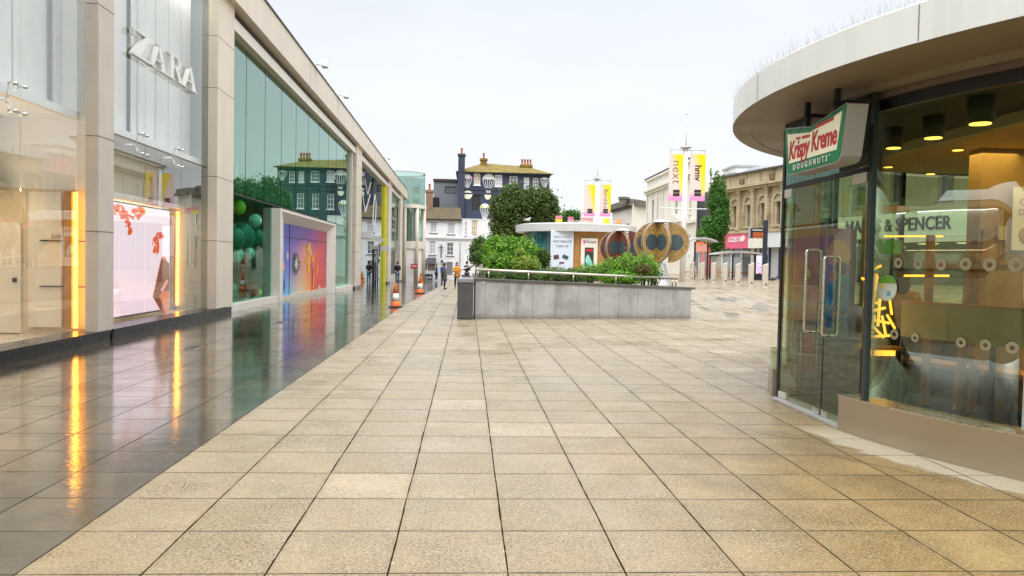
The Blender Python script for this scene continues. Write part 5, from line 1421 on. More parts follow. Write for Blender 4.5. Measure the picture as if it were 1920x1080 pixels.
def end_buildings():
    # --- white public house, nearest
    W = Wall(0, 108, 1, 0)   # s = x, o towards the camera would be -y: n = (0,-1)
    gz = -1.25
    def S(px): return atY(px, 450, 108)[0]
    def Z(py, px=850): return atY(px, py, 108)[2]
    s0, s1, sm = S(785), S(925), S(862.5)
    R = thing('white_pub', Vector((s0, 108, gz)), 'white rendered two storey pub with brown tiled roof at the end of the walkway', 'building')
    zt = Z(411); zt2 = Z(411) + .1
    hs = [(S(806), S(819), Z(437), Z(415)), (S(838.5), S(852.5), Z(439), Z(417)), (S(805), S(817), Z(478), Z(453)), (S(837.5), S(851), Z(479), Z(455)),
          (S(871), S(875.5), Z(442), Z(415)), (S(883), S(895.5), Z(443), Z(411) - .05), (S(838), S(849.5), Z(516), Z(491.5)), (S(803.5), S(816), Z(508), Z(494))]
    b = MB(W); b.holes(s0, s1, gz - .3, zt, hs, .22)
    b.add([(s1, 0, gz), (s1, -9, gz), (s1, -9, zt), (s1, 0, zt)], [(0, 1, 2, 3)]); b.add([(s0, 0, gz), (s0, -9, gz), (s0, -9, zt), (s0, 0, zt)], [(0, 1, 2, 3)])
    b.build('wall', M['white_render'], R)
    for i, h in enumerate(hs):
        if i < 6:
            window(R, W, h, .2, 2 if i < 4 else (2 if i == 4 else 3), 4 if i in (0, 2) else 3, ('blind', 'blind', 'blind', 'win', 'win', 'win_lit')[i], 'white' if i != 3 else 'white', True, .1, sillm='grey_clad')
    d = MB(W).box(hs[6][0], hs[6][1], -.2, -.12, gz, hs[6][3]).build('door', M['grey_clad'], R)
    MB(W).box(hs[6][1] - .2, hs[6][1] - .12, -.12, -.05, gz + .95, gz + 1.1).build('handle', M['steel'], d)
    window(R, W, hs[7], .2, 3, 1, 'win_lit', 'ink', False)
    b = MB(W)
    b.box(s0, s1, .002, .25, Z(447.5), Z(444)); b.box(s0, s1, .002, .12, Z(450), Z(447.6)); b.build('string_course', M['white_render'], R)
    b = MB(W); p = [(S(801), Z(484)), (S(818), Z(483)), (S(819), Z(494)), (S(800), Z(494.5))]
    b.loft([[(S(801), .02, Z(484)), (S(818), .02, Z(484)), (S(818), .06, Z(484)), (S(801), .06, Z(484))], [(S(800.5), .02, Z(495)), (S(818.5), .02, Z(495)), (S(819), 1.0, Z(495)), (S(800), 1.0, Z(495))]]); b.rc = True
    b.build('awning', mat('awning_dark', (.07, .07, .085), .8, var=.1), R)
    # bracket sign, wall lamps, camera
    b = MB(W); x = S(827.5); b.box(x - .06, x + .06, .02, .12, Z(483), Z(459)); b.box(S(823), S(832), .3, .36, Z(465), Z(463.8)); b.box(x - .03, x + .03, .1, .4, Z(470), Z(460)); b.build('sign_bracket', M['ink'], R)
    for px, py in ((797, 490), (829.5, 490.5), (847, 0)):
        if py: MB(W).box(S(px) - .15, S(px) + .15, .02, .3, Z(py + 2), Z(py - 2)).build('wall_lamp', M['ink'], R)
    b = MB(W); b.box(S(793.5), S(800.5), .02, .1, Z(506), Z(496.5)); nb = b.build('notice_board', M['ink'], R)
    MB(W).box(S(794.5), S(799.5), .1, .13, Z(504.5), Z(498)).build('notice_paper', M['grey_box'], nb)
    b = MB(W); b.cyl((S(863), .1, gz), (S(863), .1, zt), .06, n=8); b.build('downpipe', M['galv'], R)
    # lean roofs
    b = MB(W); b.add([(s0 - .2, .3, zt), (S(865.5), .3, zt), (S(861), -4.2, Z(385)), (S(793), -4.2, Z(386))] , [(0, 1, 2, 3)]); b.add([(s0 - .2, .3, zt - .14), (S(865.5), .3, zt - .14), (S(861), -4.2, Z(385) - .14), (S(793), -4.2, Z(386) - .14)], [(3, 2, 1, 0)])
    b.add([(s0 - .2, .3, zt - .14), (S(865.5), .3, zt - .14), (S(865.5), .3, zt), (s0 - .2, .3, zt)], [(0, 1, 2, 3)]); b.rc = False
    rf = b.build('roof', M['brown_tiles'], R)
    b = MB(W); b.box(s0 - .2, S(865.5), .3, .42, zt - .2, zt - .02); b.build('gutter', M['ink'], rf)
    b = MB(W); b.box(sm, s1, -8, .05, zt, zt + .12); b.build('parapet', M['white_render'], R)
    chimney(R, W, S(801), -4.4, Z(392), Z(352), 1.0, .8, 1, M['brick'], .9)
    b = MB(W); b.box(s0, sm, -9.0, -4.2, gz, Z(388)); b.build('rear_wing', M['grey_clad'], R)
    # pub name board by the door
    T = thing('sign_board', Vector(W(S(803), 1.1, gz)), 'long black pub sign board standing at ground level', 'sign')
    MB(W).box(S(792), S(813), 1.0, 1.1, gz + .1, gz + .95).build('panel', M['ink'], T)
    text('board_text', 'pub', .55, .01, M['white_sign'], W(S(806), 1.12, gz + .52), (1, 0, 0), (0, 0, 1), T)
    for x in (S(793.5), S(811)): MB(W).box(x, x + .1, 1.0, 1.08, gz, gz + .1).build('leg', M['ink'], T)

    # --- grey clad block behind
    W2 = Wall(0, 121, 1, 0); S2 = lambda px: atY(px, 450, 121)[0]; Z2 = lambda py: atY(840, py, 121)[2]
    R = thing('grey_block', Vector((S2(830), 121, gz)), 'grey clad flat roofed block behind the brown tiled roof', 'building')
    h = [(S2(832.5), S2(854.5), Z2(363), Z2(349.5))]
    b = MB(W2); b.holes(S2(811.5), S2(862), gz, Z2(340), h, .2); b.add([(S2(811.5), 0, gz), (S2(811.5), -8, gz), (S2(811.5), -8, Z2(340)), (S2(811.5), 0, Z2(340))], [(0, 1, 2, 3)]); b.build('wall', M['grey_clad'], R)
    window(R, W2, h[0], .18, 3, 1, 'win', 'dark_metal', False, .12)
    MB(W2).box(S2(810.5), S2(862), -8, .3, Z2(340), Z2(336)).build('roof', M['roof_dark'], R)
    MB(W2).box(S2(809), S2(824), 1.5, 4.5, gz, Z2(375)).build('lift_housing', M['dark_metal'], R)

    # --- navy mural house
    Y = 116.0; W3 = Wall(0, Y, 1, .0); S3 = lambda px: atY(px, 450, Y)[0]; Z3 = lambda py, px=940: atY(px, py, Y)[2]
    s0, s1 = S3(863), S3(1028)
    R = thing('navy_mural_house', Vector((S3(945), Y, gz)), 'tall navy painted house with parachute mural and mossy hipped roof', 'building')
    zt = Z3(324)
    hs = [(S3(886.5), S3(898.5), Z3(348), Z3(326.5)), (S3(925.5), S3(939.5), Z3(349.5), Z3(328)), (S3(953), S3(968), Z3(350), Z3(330)), (S3(980), S3(990), Z3(352), Z3(331.5)), (S3(997), S3(1007), Z3(352), Z3(332)),
          (S3(883.5), S3(899), Z3(395), Z3(365))] + [(S3(p), S3(p + 12), Z3(400), Z3(372)) for p in (926, 953, 980, 1003)] + [(S3(p), S3(p + 12), Z3(445), Z3(415)) for p in (953, 980, 1003)]
    b = MB(W3); b.holes(s0, s1, gz - .2, zt, hs, .22)
    for s in (s0, s1): b.add([(s, 0, gz), (s, -10, gz), (s, -10, zt), (s, 0, zt)], [(0, 1, 2, 3)])
    b.build('wall', M['navy'], R)
    for i, h in enumerate(hs): window(R, W3, h, .2, 2 if i != 5 else 1, 3 if i != 5 else 1, 'win_lit' if i in (0,) else ('ink' if i == 5 else ('blind' if i in (1, 3) else 'win')), 'white' if i != 5 else 'ink', i != 5, .1)
    b = MB(W3); b.box(s0, s1, .01, .14, Z3(357), Z3(353.5)); b.box(s0, s1, .01, .1, Z3(366), Z3(363)); b.build('string_course', M['navy'], R)
    b = MB(W3); hip(b, W3, s0 - .4, s1, 0, -10, zt, Z3(299), S3(905), S3(988), .45, Z3(303)); rf = b.build('roof', M['moss_tiles'], R)
    b = MB(W3); b.box(s0 - .8, s1 + .45, .45, .58, zt - .16, zt + .0); b.build('gutter', M['ink'], rf)
    my = tile_mat('moss_brick', (.36, .26, .04), (.26, .15, .05), (.14, .08, .04))
    chimney(R, W3, S3(905), -4, Z3(318), Z3(291.5), 1.0, .8, 1, my, .85)
    chimney(R, W3, S3(987.5), -4, Z3(318), Z3(301.5), 1.8, .8, 4, my, .85)
    chimney(R, W3, S3(863), .2, gz, Z3(291), 1.0, .7, 1, M['navy'], .85)
    # parachute mural, painted panels standing a little proud
    pm = [mat('mur_pink', (.78, .42, .56), .6), mat('mur_white', (.78, .78, .76), .6), mat('mur_lime', (.55, .66, .05), .6), mat('mur_cream', (.74, .74, .55), .6)]
    k = Y / F
    def chute(px, py, w_, h_, low, m0, m1):
        b = MB(); c = (S3(px), Z3(py)); n = 14
        fr = lambda a, z, d: tuple(W3(a, d, z))
        for j in range(4):
            b.m = m0 if j in (0, 3) else m1
            t0, t1 = pi - pi * j / 4, pi - pi * (j + 1) / 4
            pts = [(c[0] + w_ * k * cos(t0 + (t1 - t0) * i / 5), c[1] + h_ * k * sin(t0 + (t1 - t0) * i / 5)) for i in range(6)]
            pts += [(c[0] + (pts[-1][0] - c[0]) * .6, c[1] + .05), (c[0] + (pts[0][0] - c[0]) * .6, c[1] + .05)] if j in (1, 2) else [(c[0] + w_ * k * .45 * (1 if j == 3 else -1), c[1] + .15)]
            b.prism(pts, fr, .03, .06)
        b.m = 1
        for i in range(6):
            a = c[0] + w_ * k * (-.95 + 1.9 * i / 5); e_ = c[0] + w_ * k * (-.25 + .5 * i / 5)
            b.prism([(a - .035, c[1]), (a + .035, c[1]), (e_ + .035, c[1] - low * k), (e_ - .035, c[1] - low * k)], fr, .03, .05)
        o = b.build('mural_parachute', pm, R); return c
    chute(874, 337.5, 9.5, 9.5, 17, 0, 1); chute(914, 338, 11.5, 11.5, 24, 3, 1); chute(908, 391.5, 9.5, 9, 22, 2, 1); chute(1019, 335, 9, 4, 14, 3, 1)
    def blob(px, py, w_, h_, m):
        b = MB(); b.prism([(S3(px) + w_ * k * cos(t) * (1 + .12 * sin(3 * t)), Z3(py) + h_ * k * sin(t)) for t in [2 * pi * i / 16 for i in range(16)]], lambda a, z, d: tuple(W3(a, d, z)), .05, .09); b.build('mural_figure', pm[m], R)
    blob(875.5, 367, 9, 8, 3); blob(913, 369, 6, 6, 3)
    # garage or low block right of it, closes the view under the tree
    R = thing('low_terrace', Vector((S3(1040), 124, gz)), 'pale low terrace almost hidden behind the big tree', 'building')
    b = MB(); hs = []
    W4 = Wall(0, 124, 1, 0); S4 = lambda px: atY(px, 450, 124)[0]; Z4 = lambda py: atY(1000, py, 124)[2]
    b = MB(W4); b.holes(S4(925), S4(1150), gz, Z4(432), [(S4(p), S4(p + 10), Z4(470), Z4(446)) for p in range(935, 1140, 24)], .2); b.build('wall', M['ivory_render'], R)
    for p in range(935, 1140, 24): window(R, W4, (S4(p), S4(p + 10), Z4(470), Z4(446)), .18, 2, 2, 'win', 'white', True, .1)
    MB(W4).box(S4(924), S4(1151), -8, .3, Z4(432), Z4(430)).build('roof', M['roof_dark'], R)
end_buildings()

# ------------------------------------------------------------------ white classical buildings, centre right
def classical():
    # corner building with dark eaves
    Y = 122.0; gz = .65
    A = atY(1147, 450, 130); B = atY(1184, 450, 118); C_ = atY(1212, 450, 122)
    R = thing('corner_bank_building', Vector((B[0], B[1], gz)), 'cream corner building with dark stone eaves and a roof chimney', 'building')
    for i, (P, Q, hz, wins) in enumerate(((A, B, None, True), (B, C_, None, False))):
        W = Wall(P[0], P[1], Q[0] - P[0], Q[1] - P[1]); ln = hypot(Q[0] - P[0], Q[1] - P[1])
        zt = atY(1184, 384, 118)[2]
        hs = []
        if wins:
            hs = [(ln * a, ln * (a + .11), z, z + 1.9) for z in (6.2, 2.6) for a in (.14, .42, .76)]
        b = MB(W); b.holes(0, ln, gz, zt, hs, .25); b.build('wall', M['ivory_render'], R)
        for h in hs: window(R, W, h, .22, 1, 3, 'win', 'white', True, .1)
        b = MB(W); b.box(-.5 if i == 0 else .52, ln + .5, .02, .6, zt - .1, zt + .25); b.box(-.3 if i == 0 else .5, ln + .2, -.2, .3, zt + .25, zt + .9)
        if i == 0:
            for s in range(int(ln / .8)): b.box(s * .8, s * .8 + .35, .02, .4, zt - .5, zt - .12)
        b.build('eaves', mat('eave_stone%s' % ('' if i == 0 else '_b'), (.16, .15, .12), .9, var=.25, sc=2), R)
    W = Wall(B[0], B[1], C_[0] - B[0], C_[1] - B[1])
    chimney(R, W, .3, -1.6, 10.8, atY(1186, 372, 119)[2] + .2, 1.6, 1.0, 0, bpy.data.materials['eave_stone'])
    # large white stucco building with pediment
    P = atY(1211, 450, 104); Q = atY(1304, 450, 80)
    W = Wall(P[0], P[1], Q[0] - P[0], Q[1] - P[1]); ln = hypot(Q[0] - P[0], Q[1] - P[1])
    R = thing('white_stucco_building', Vector((P[0], P[1], gz)), 'large white stucco building with tall windows behind the taller banner mast', 'building')
    zt = 13.0
    def wp(px, py): return W.pix(px, py)
    hs = []
    for px0, px1 in ((1213, 1215), (1222.5, 1227), (1230, 1235), (1238, 1243), (1251, 1256), (1266, 1271), (1281, 1286), (1293, 1297)):
        a, zb1 = wp(px0, 394 if px0 < 1250 else 385); c, zt1 = wp(px1, 362); hs.append((a, c, 7.3, 10.1))
        if px0 != 1230: hs.append((a, c, 2.9, 5.0))
    b = MB(W); b.holes(0, ln, gz - .3, zt, hs, .25)
    b.add([(0, 0, gz), (0, -10, gz), (0, -10, zt), (0, 0, zt)], [(0, 1, 2, 3)]); b.build('wall', M['ivory_render'], R)
    for h in hs: window(R, W, h, .22, 1, 3, 'blind', 'white', True, .1)
    b = MB(W); b.box(-.3, ln, .02, .55, 11.4, 11.65); b.box(-.2, ln, .02, .3, 11.1, 11.4); b.box(-.2, ln, .02, .35, 6.2, 6.5); b.box(-.4, ln, -.5, .3, 12.9, 13.15)
    for s in range(0, int(ln), 3): b.box(s, s + .5, .02, .12, 6.5, 11.1)
    b.build('cornice', M['ivory_render'], R)
    b = MB(W); b.box(-.45, ln + .2, -.6, .34, 13.15, 13.3); b.build('roof_edge', M['roof_dark'], R)
    s0_, _ = wp(1250, 400); b = MB(W); b.add([(s0_, .05, 6.5), (s0_ + 9, .05, 6.5), (s0_ + 4.5, .05, 7.6), (s0_, .5, 6.5), (s0_ + 9, .5, 6.5), (s0_ + 4.5, .5, 7.6)], [(0, 2, 1), (3, 4, 5), (0, 1, 4, 3), (1, 2, 5, 4), (2, 0, 3, 5)]); b.rc = True; b.build('pediment', M['ivory_render'], R)
    # slate blue glass office edge beside it
    P2 = atY(1305, 450, 84); Q2 = atY(1372, 450, 76)
    W = Wall(P2[0], P2[1], Q2[0] - P2[0], Q2[1] - P2[1]); ln = hypot(Q2[0] - P2[0], Q2[1] - P2[1])
    R = thing('slate_office', Vector((P2[0], P2[1], gz)), 'narrow slate blue office front mostly hidden by the tall tree', 'building')
    MB(W).box(0, ln, -8, 0, gz, 9.6).build('wall', mat('slate_blue', (.16, .17, .21), .4, var=.1), R)
    for i in range(5): MB(W).box(.25 + i * .95, .6 + i * .95, .0, .08, 3.4, 9.4).build('window', M['win'], R)
    MB(W).box(0, ln, .0, .5, 2.9, 3.3).build('canopy', M['galv'], R)
    # pale rooftop blocks further back
    for (x0, x1, y0, y1, Yb, mt, lb, nm) in ((1380, 1425, 309, 330, 100, 'white', 'pale rooftop plant room above the stone parapet', 'roof_plant_room'), (1371, 1388, 323, 345, 96, None, 'pink and white roof parapet left of the stone building', 'patterned_parapet')):
        a = atY(x0, y0, Yb); c = atY(x1, y1, Yb)
        mt_ = M[mt] if mt else mat('pink_pattern', (.62, .33, .36), .7, var=.35, sc=2)
        R = thing(nm, Vector((a[0], Yb, gz)), lb, 'building')
        MB().box(a[0], c[0], Yb, Yb + 5, gz, a[2] - .25).build('wall', mt_, R)
        MB().box(a[0] - .2, c[0] + .2, Yb - .2, Yb + 5.2, a[2] - .25, a[2]).build('roof', M['galv'], R)
    a = atY(1425, 310, 92); c = atY(1500, 313, 92)
    tag(MB().box(a[0], c[0] + 1, 92, 98, gz, a[2]).build('glass_penthouse', mat('penthouse', (.60, .66, .72), .25, var=.05)), 'pale blue rooftop block behind the stone parapet', 'building')
classical()

# ------------------------------------------------------------------ street of shops on the right
SW = Wall(24, 70, 5.6, -24.7)
def street():
    gz = .65
    # carved stone building
    s0, s1 = -2.6, 10.6
    R = thing('carved_stone_building', Vector(SW(4, 0, gz)), 'weathered yellow stone building with blind arches above the coffee shop', 'building')
    n = NT('weathered_stone'); P = n.coord()
    x, y, z = n.sepx(P)
    c = n.mix(n.rng(n.noise(.8, 5), .3, .7), (.60, .50, .32), (.46, .39, .26))
    c = n.mix(n.rng(n.noise(1.2, 6, n.coord(scale=(1, 1, .3)), .75), .50, .66, 0, .8), c, (.15, .12, .08))
    c = n.mix(n.rng(n.noise(9, 3), .55, .7, 0, .5), c, (.22, .17, .10))
    cr = n.rng(n.ma('FRACT', n.ma('MULTIPLY', z, 2.6)), 0, .07, .6, 0); c = n.mix(cr, c, (.17, .13, .09))
    n.pbr(c, .9, 0, .2, n.bump(n.noise(9, 4), .4, .04)); st = n.mat
    wc = [(1.0, 1.62), (3.15, 3.77), (5.3, 5.95), (7.45, 8.1)]
    hs = [(a, b_, 5.2, 7.1) for a, b_ in wc] + [(-1.3, -.7, 5.2, 7.1)]
    b = MB(SW); b.holes(s0, s1, 4.85, 9.9, hs, .3)
    b.add([(s1, 0, gz), (s1, -9, gz), (s1, -9, 9.9), (s1, 0, 9.9)], [(3, 2, 1, 0)]); b.add([(s0, 0, gz), (s0, -9, gz), (s0, -9, 9.9), (s0, 0, 9.9)], [(0, 1, 2, 3)])
    b.box(s0, s1, -9, -8.8, gz, 9.9)
    b.build('wall', st, R)
    for h in hs: window(R, SW, h, .28, 1, 3, 'win', 'grey_clad', False, .06)
    for i, h in enumerate(hs):
        m_ = (h[0] + h[1]) / 2; b = MB(SW); b.rc = True
        b.loft([[(m_ + r * cos(t), o, 7.05 + (r * 1.1) * sin(t)) for r, o in ((.62, .02), (.62, .16), (.80, .16), (.80, .02))] for t in [pi * q / 12 for q in range(13)]])
        for sg in (-1, 1): b.box(m_ + sg * .71 - .09, m_ + sg * .71 + .09, .02, .16, 5.05, 7.05)
        b.box(h[0] - .12, h[1] + .12, .02, .2, 7.11, 7.25); b.box(h[0] - .15, h[1] + .15, .02, .25, 5.02, 5.18)
        b.build('arch_moulding', st, R)
    for s in (-2.4, -.05, 2.1, 4.25, 6.35, 8.6, 10.2):
        b = MB(SW); b.box(s - .2, s + .2, .02, .3, 4.87, 8.2); b.box(s - .28, s + .28, .02, .38, 8.2, 8.4); b.box(s - .28, s + .28, .02, .38, 4.86, 5.05); b.build('pilaster', st, R)
    b = MB(SW); b.box(s0, s1, .02, .45, 8.42, 8.6); b.box(s0, s1, .02, .65, 8.62, 8.8); b.box(s0, s1, .02, .3, 4.6, 4.85); b.build('cornice', st, R)
    b = MB(SW); b.box(s0 - .1, s1 + .1, -.35, .25, 9.9, 10.05); b.build('parapet_cap', mat('cap_dark', (.10, .09, .08), .9), R)
    b = MB(SW)
    for s in (1.9, 6.4): b.box(s, s + .7, .02, .12, 9.05, 9.5)
    b.build('stone_panel', mat('panel_brown', (.20, .13, .07), .9), R)
    # ground floor shops of that building
    def shop(s0, s1, z1, facm, name, label, ztop=4.8, glassm='win', shut=False):
        T = thing(name, Vector(SW((s0 + s1) / 2, 0, gz)), label, 'shopfront')
        MB(SW).box(s0, s1, -.6, .22, z1, ztop - .02).build('fascia', facm, T)
        MB(SW).box(s0, s1, -.55, -.45, gz - .2, z1).build('shutter' if shut else 'shop_window', M[glassm] if not shut else mat('shutter_grey_' + name, (.62, .63, .64), .5, var=.05), T)
        b = MB(SW)
        for i in range(4): q = s0 + (s1 - s0 - .12) * i / 3; b.box(q, q + .12, -.45, -.3, gz - .2, z1)
        b.build('window_frame', M['white'] if not shut else mat('frame_navy', (.03, .04, .12), .5), T)
        if shut:
            b = MB(SW)
            for i in range(16): b.box(s0 + .12, s1 - .12, -.45, -.43, gz + i * .16, gz + i * .16 + .02)
            b.build('shutter_slats', M['galv'], T)
        return T
    T = shop(-1.35, 3.6, 3.25, M['pink'], 'coffee_shop', 'coffee shop with bright pink fascia and white letters', 4.85)
    p = SW(1.75, .24, 4.02); u = Vector(SW(1, 0, 0)) - Vector(SW(0, 0, 0))
    text('fascia_lettering', 'COSTA', .66, .03, M['white_sign'], p, u, (0, 0, 1), T, off=.008, spacing=1.0)
    q = Vector(SW(3.0, .26, 4.15)); b = MB(SW); b.rc = True; b.prism([(3.0 + .28 * cos(t), 4.12 + .28 * sin(t)) for t in [2 * pi * i / 16 for i in range(16)]], lambda a, z, d: (a, .225 + d, z), 0, .05); b.build('roundel', M['ivory_render'], T)
    shop(3.75, 6.0, 3.25, M['ivory_render'], 'cream_shop', 'cream fronted shop between the coffee shop and the shutter', 4.75)
    shop(6.1, 10.4, 3.3, mat('shop_grey_white', (.72, .73, .75), .5, var=.03), 'shuttered_shop', 'shuttered shop with blank white fascia right of the departure board', 4.8, shut=True)
    T = shop(-5.6, -2.7, 3.0, M['orange_shop'], 'orange_shop', 'orange fronted shop seen under the tall tree', 4.0)
    MB(SW).box(-4.0, -3.6, .0, .3, gz, 3.0).build('red_pillar', M['red'], T); MB(SW).box(-2.9, -2.5, .0, .3, gz, 3.0).build('red_pillar', M['red'], T)
    MB(SW).box(-5.6, -2.7, -6, -.65, 4.0, 6.4).build('upper_wall', M['grey_clad'], T)
    # department store beyond the pavilion
    s0, s1 = 10.8, 48
    R = thing('department_store', Vector(SW(22, 0, gz)), 'stone department store with long pale lettered fascia, seen through the pavilion', 'building')
    gst = mat('store_stone', (.40, .38, .31), .8, var=.08, sc=.8, streak=.1)
    hs = []
    for s in (13.0, 16.5, 20.0, 24.0, 28.0, 32, 36, 40): hs += [(s, s + 1.25, 6.1, 9.0), (s, s + 1.25, 9.8, 11.4)]
    b = MB(SW); b.holes(s0, s1, 5.45, 12.4, hs, .35); b.add([(s0, 0, gz), (s0, -9, gz), (s0, -9, 12.4), (s0, 0, 12.4)], [(0, 1, 2, 3)]); b.build('wall', gst, R)
    for h in hs: window(R, SW, h, .3, 1, 2, 'win', 'grey_box', True, .1)
    MB(SW).box(s0, s1, -.3, .5, 12.4, 12.8).build('cornice', gst, R)
    MB(SW).box(s0, 14.8, -.4, .3, 3.6, 5.4).build('dark_fascia', M['dark_metal'], R)
    MB(SW).box(14.8, 26.6, -.4, .35, 3.75, 5.35).build('fascia', mat('store_fascia', (.66, .74, .72), .4, var=.03, emit=.45), R)  # glow added so the fascia reads brighter through the pavilion glass
    MB(SW).box(26.6, s1, -.4, .3, 3.6, 5.4).build('dark_fascia', M['grey_clad'], R)
    p = SW(20.9, .37, 4.55); text('fascia_lettering', 'MARKS & SPENCER', 1.18, .04, M['ink'], p, u, (0, 0, 1), R, sx=.93, off=.02)
    MB(SW).box(s0, s1, -4, -3.8, gz, 3.6).build('shop_back_wall', M['interior'], R)
    for i in range(12):
        MB(SW).box(11 + i * 3.1, 11.12 + i * 3.1, -.1, .05, gz, 3.7).build('mullion', M['dark_metal'], R)
    for i in range(9):
        b = MB(SW); b.box(12 + i * 3.1, 13.4 + i * 3.1, -1.6, -1.3, 3.35, 3.4); b.build('strip_light', emis('store_light', (1, .9, .7), 3) if 'store_light' not in bpy.data.materials else bpy.data.materials['store_light'], R)
    MB(SW).box(25.2, 27.0, -1.2, -1.1, 1.6, 3.0).build('green_screen', mat('screen_green', (.02, .35, .15), .4, emit=.6), R)
street()

# ------------------------------------------------------------------ trees
def tree(name, label, base, trunk, blobs, n, size, mats, cat='tree', group=None):
    R = thing(name, base, label, cat, group)
    b = MB(); bx, by, bz = base
    tp = Vector(trunk)
    b.tube([base, base.lerp(tp, .5) + Vector((.08, 0, 0)), tp], [.26, .2, .14], 10)
    for q in blobs:
        e_ = Vector(q[:3]); mid = tp.lerp(e_, .5) + Vector((random.uniform(-.2, .2), random.uniform(-.2, .2), .1))
        b.tube([tp - Vector((0, 0, .3)), mid, e_], [.11, .06, .02], 6)
    b.build('trunk', M['bark'], R)
    foliage('crown', blobs, n, size, mats, R, shell=.6)
    c = MB()
    for q in blobs: c.ball(q[:3], 1, 12, q[3] * .58, q[4] * .58, q[5] * .58)
    return R
def tb(px, py, Y, w_, h_): return bl(px, py, Y, w_, h_)
Y = 78
g = G(atY(985, 450, Y)[0], Y)
tree('broadleaf_tree', 'big dense broadleaf tree in front of the navy mural house', Vector((atY(985, 450, Y)[0], Y, g)), atY(985, 455, Y),
     [tb(950, 395, Y, 32, 30), tb(985, 385, Y, 34, 34), tb(1020, 392, Y, 30, 32), tb(958, 365, Y, 20, 20), tb(1015, 368, Y, 24, 18), tb(940, 425, Y, 24, 22), tb(980, 425, Y, 36, 26), tb(1022, 422, Y, 26, 26), tb(965, 350, Y, 10, 9), tb(1038, 388, Y, 12, 24), tb(935, 380, Y, 14, 14), tb(950, 455, Y, 36, 24), tb(1005, 458, Y, 36, 24)],
     26000, .30, [M['leaf_tree'], M['leaf_autumn']])
Y = 60
cx = atY(1338, 450, Y)[0]; g = G(cx, Y)
tree('cypress_tree', 'tall narrow green tree left of the carved stone building', Vector((cx, Y, g)), atY(1338, 480, Y),
     [tb(1344, 345, Y, 7, 26), tb(1356, 348, Y, 6, 24), tb(1345, 375, Y, 19, 26), tb(1350, 405, Y, 19, 30), tb(1340, 425, Y, 26, 24), tb(1330, 440, Y, 24, 13), tb(1333, 325, Y, 3, 10), tb(1338, 352, Y, 8, 14), tb(1345, 458, Y, 15, 16), tb(1340, 475, Y, 9, 14), tb(1360, 385, Y, 9, 20)],
     15000, .20, [M['leaf_conic'], M['leaf_dark']])
Y = 105
cx = atY(1070, 450, Y)[0]
tree('distant_tree', 'smaller round tree showing between the big tree and the far mast', Vector((cx, Y, G(cx, Y))), atY(1070, 440, Y), [tb(1063, 408, Y, 14, 14), tb(1076, 404, Y, 13, 13), tb(1069, 416, Y, 18, 12)], 3500, .3, [M['leaf_conic'], M['leaf_tree']])

# ------------------------------------------------------------------ street furniture
def bollards():
    T0 = None
    bs = mat('bollard_stone', (.56, .51, .43), .6, 0, var=.06, sc=3)
    words = ['nearest bollard, at the right end of the row', 'second bollard from the right end of the row', 'third bollard from the right end of the row', 'fourth bollard from the right end of the row', 'fourth bollard from the left end of the row', 'third bollard from the left end of the row', 'second bollard from the left end of the row', 'farthest bollard, at the left end of the row']
    for i, (px, pb, pt_) in enumerate(((1434, 540.5, 495), (1407.5, 537, 494), (1383, 535, 494), (1358.7, 532, 493), (1337, 530.5, 492.5), (1316, 529.5, 492), (1297, 527.5, 491.5), (1278, 526, 491))):
        p = gpt(px, pb); p.z = G(p[0], p[1])
        hgt = (pb - pt_) / F * p[1]
        if T0 is None:
            T0 = thing('bollard', Vector((0, 0, 0)), words[0], 'bollard', 'steel bollards in a row across the plaza')
            b = MB(); b.smooth = True; n = 18; r = .13
            ring = lambda z, sl: [(r * cos(2 * pi * k / n), r * sin(2 * pi * k / n), z + sl * cos(2 * pi * k / n)) for k in range(n)]
            b.loft([ring(0, 0), ring(1.05, .055)], cap=False); b.smooth = False; b.add(ring(1.05, .055), [tuple(range(n))]); b.build('post', bs, T0)
            b = MB(); b.lathe((0, 0, 0), [(.15, .0), (.15, .02), (.135, .035)], 18); b.build('base_collar', M['galv'], T0)
            MB().box(-.03, .03, -.136, -.128, .12, .2).build('plate', M['dark_metal'], T0)
            T0.location = p; T0.scale = (hgt / 1.05,) * 3; sc0 = hgt / 1.05
        else: copy_tree(T0, p, None, words[i], 'steel bollards in a row across the plaza', sc=hgt / 1.05)
bollards()

def cone(px, pb, pt_, label, allo=False):
    p = gpt(px, pb); hgt = (pb - pt_) / F * p[1]; s = hgt / .75
    R = thing('traffic_cone', p, label, 'cone', 'orange traffic cones on the wet walkway')
    R.scale = (s, s, s)
    def bd(b, nm, m_):
        o = b.build(nm, m_); o.parent = R; return o
    b = MB(); b.bev(-.21, .21, -.21, .21, 0, .035, .01); bd(b, 'base', M['ink'] if not allo else M['orange'])
    b = MB(); b.lathe((0, 0, 0), [(.155, .03), (.15, .06), (.125, .20)], 24); bd(b, 'cone_foot', M['orange'])
    b = MB(); b.lathe((0, 0, 0), [(.127, .20), (.088, .44)], 24); bd(b, 'reflective_band', M['cone_white'] if not allo else M['orange'])
    b = MB(); b.lathe((0, 0, 0), [(.086, .44), (.035, .73), (.028, .75), (.02, .75)], 24); bd(b, 'cone_top', M['orange'])
cone(742, 576, 532, 'nearest orange and white cone on a black base'); cone(787.5, 550.5, 518, 'orange and white cone, second nearest, behind the first'); cone(789, 531, 511, 'farthest cone, plain orange, in front of the round corner tower', True)

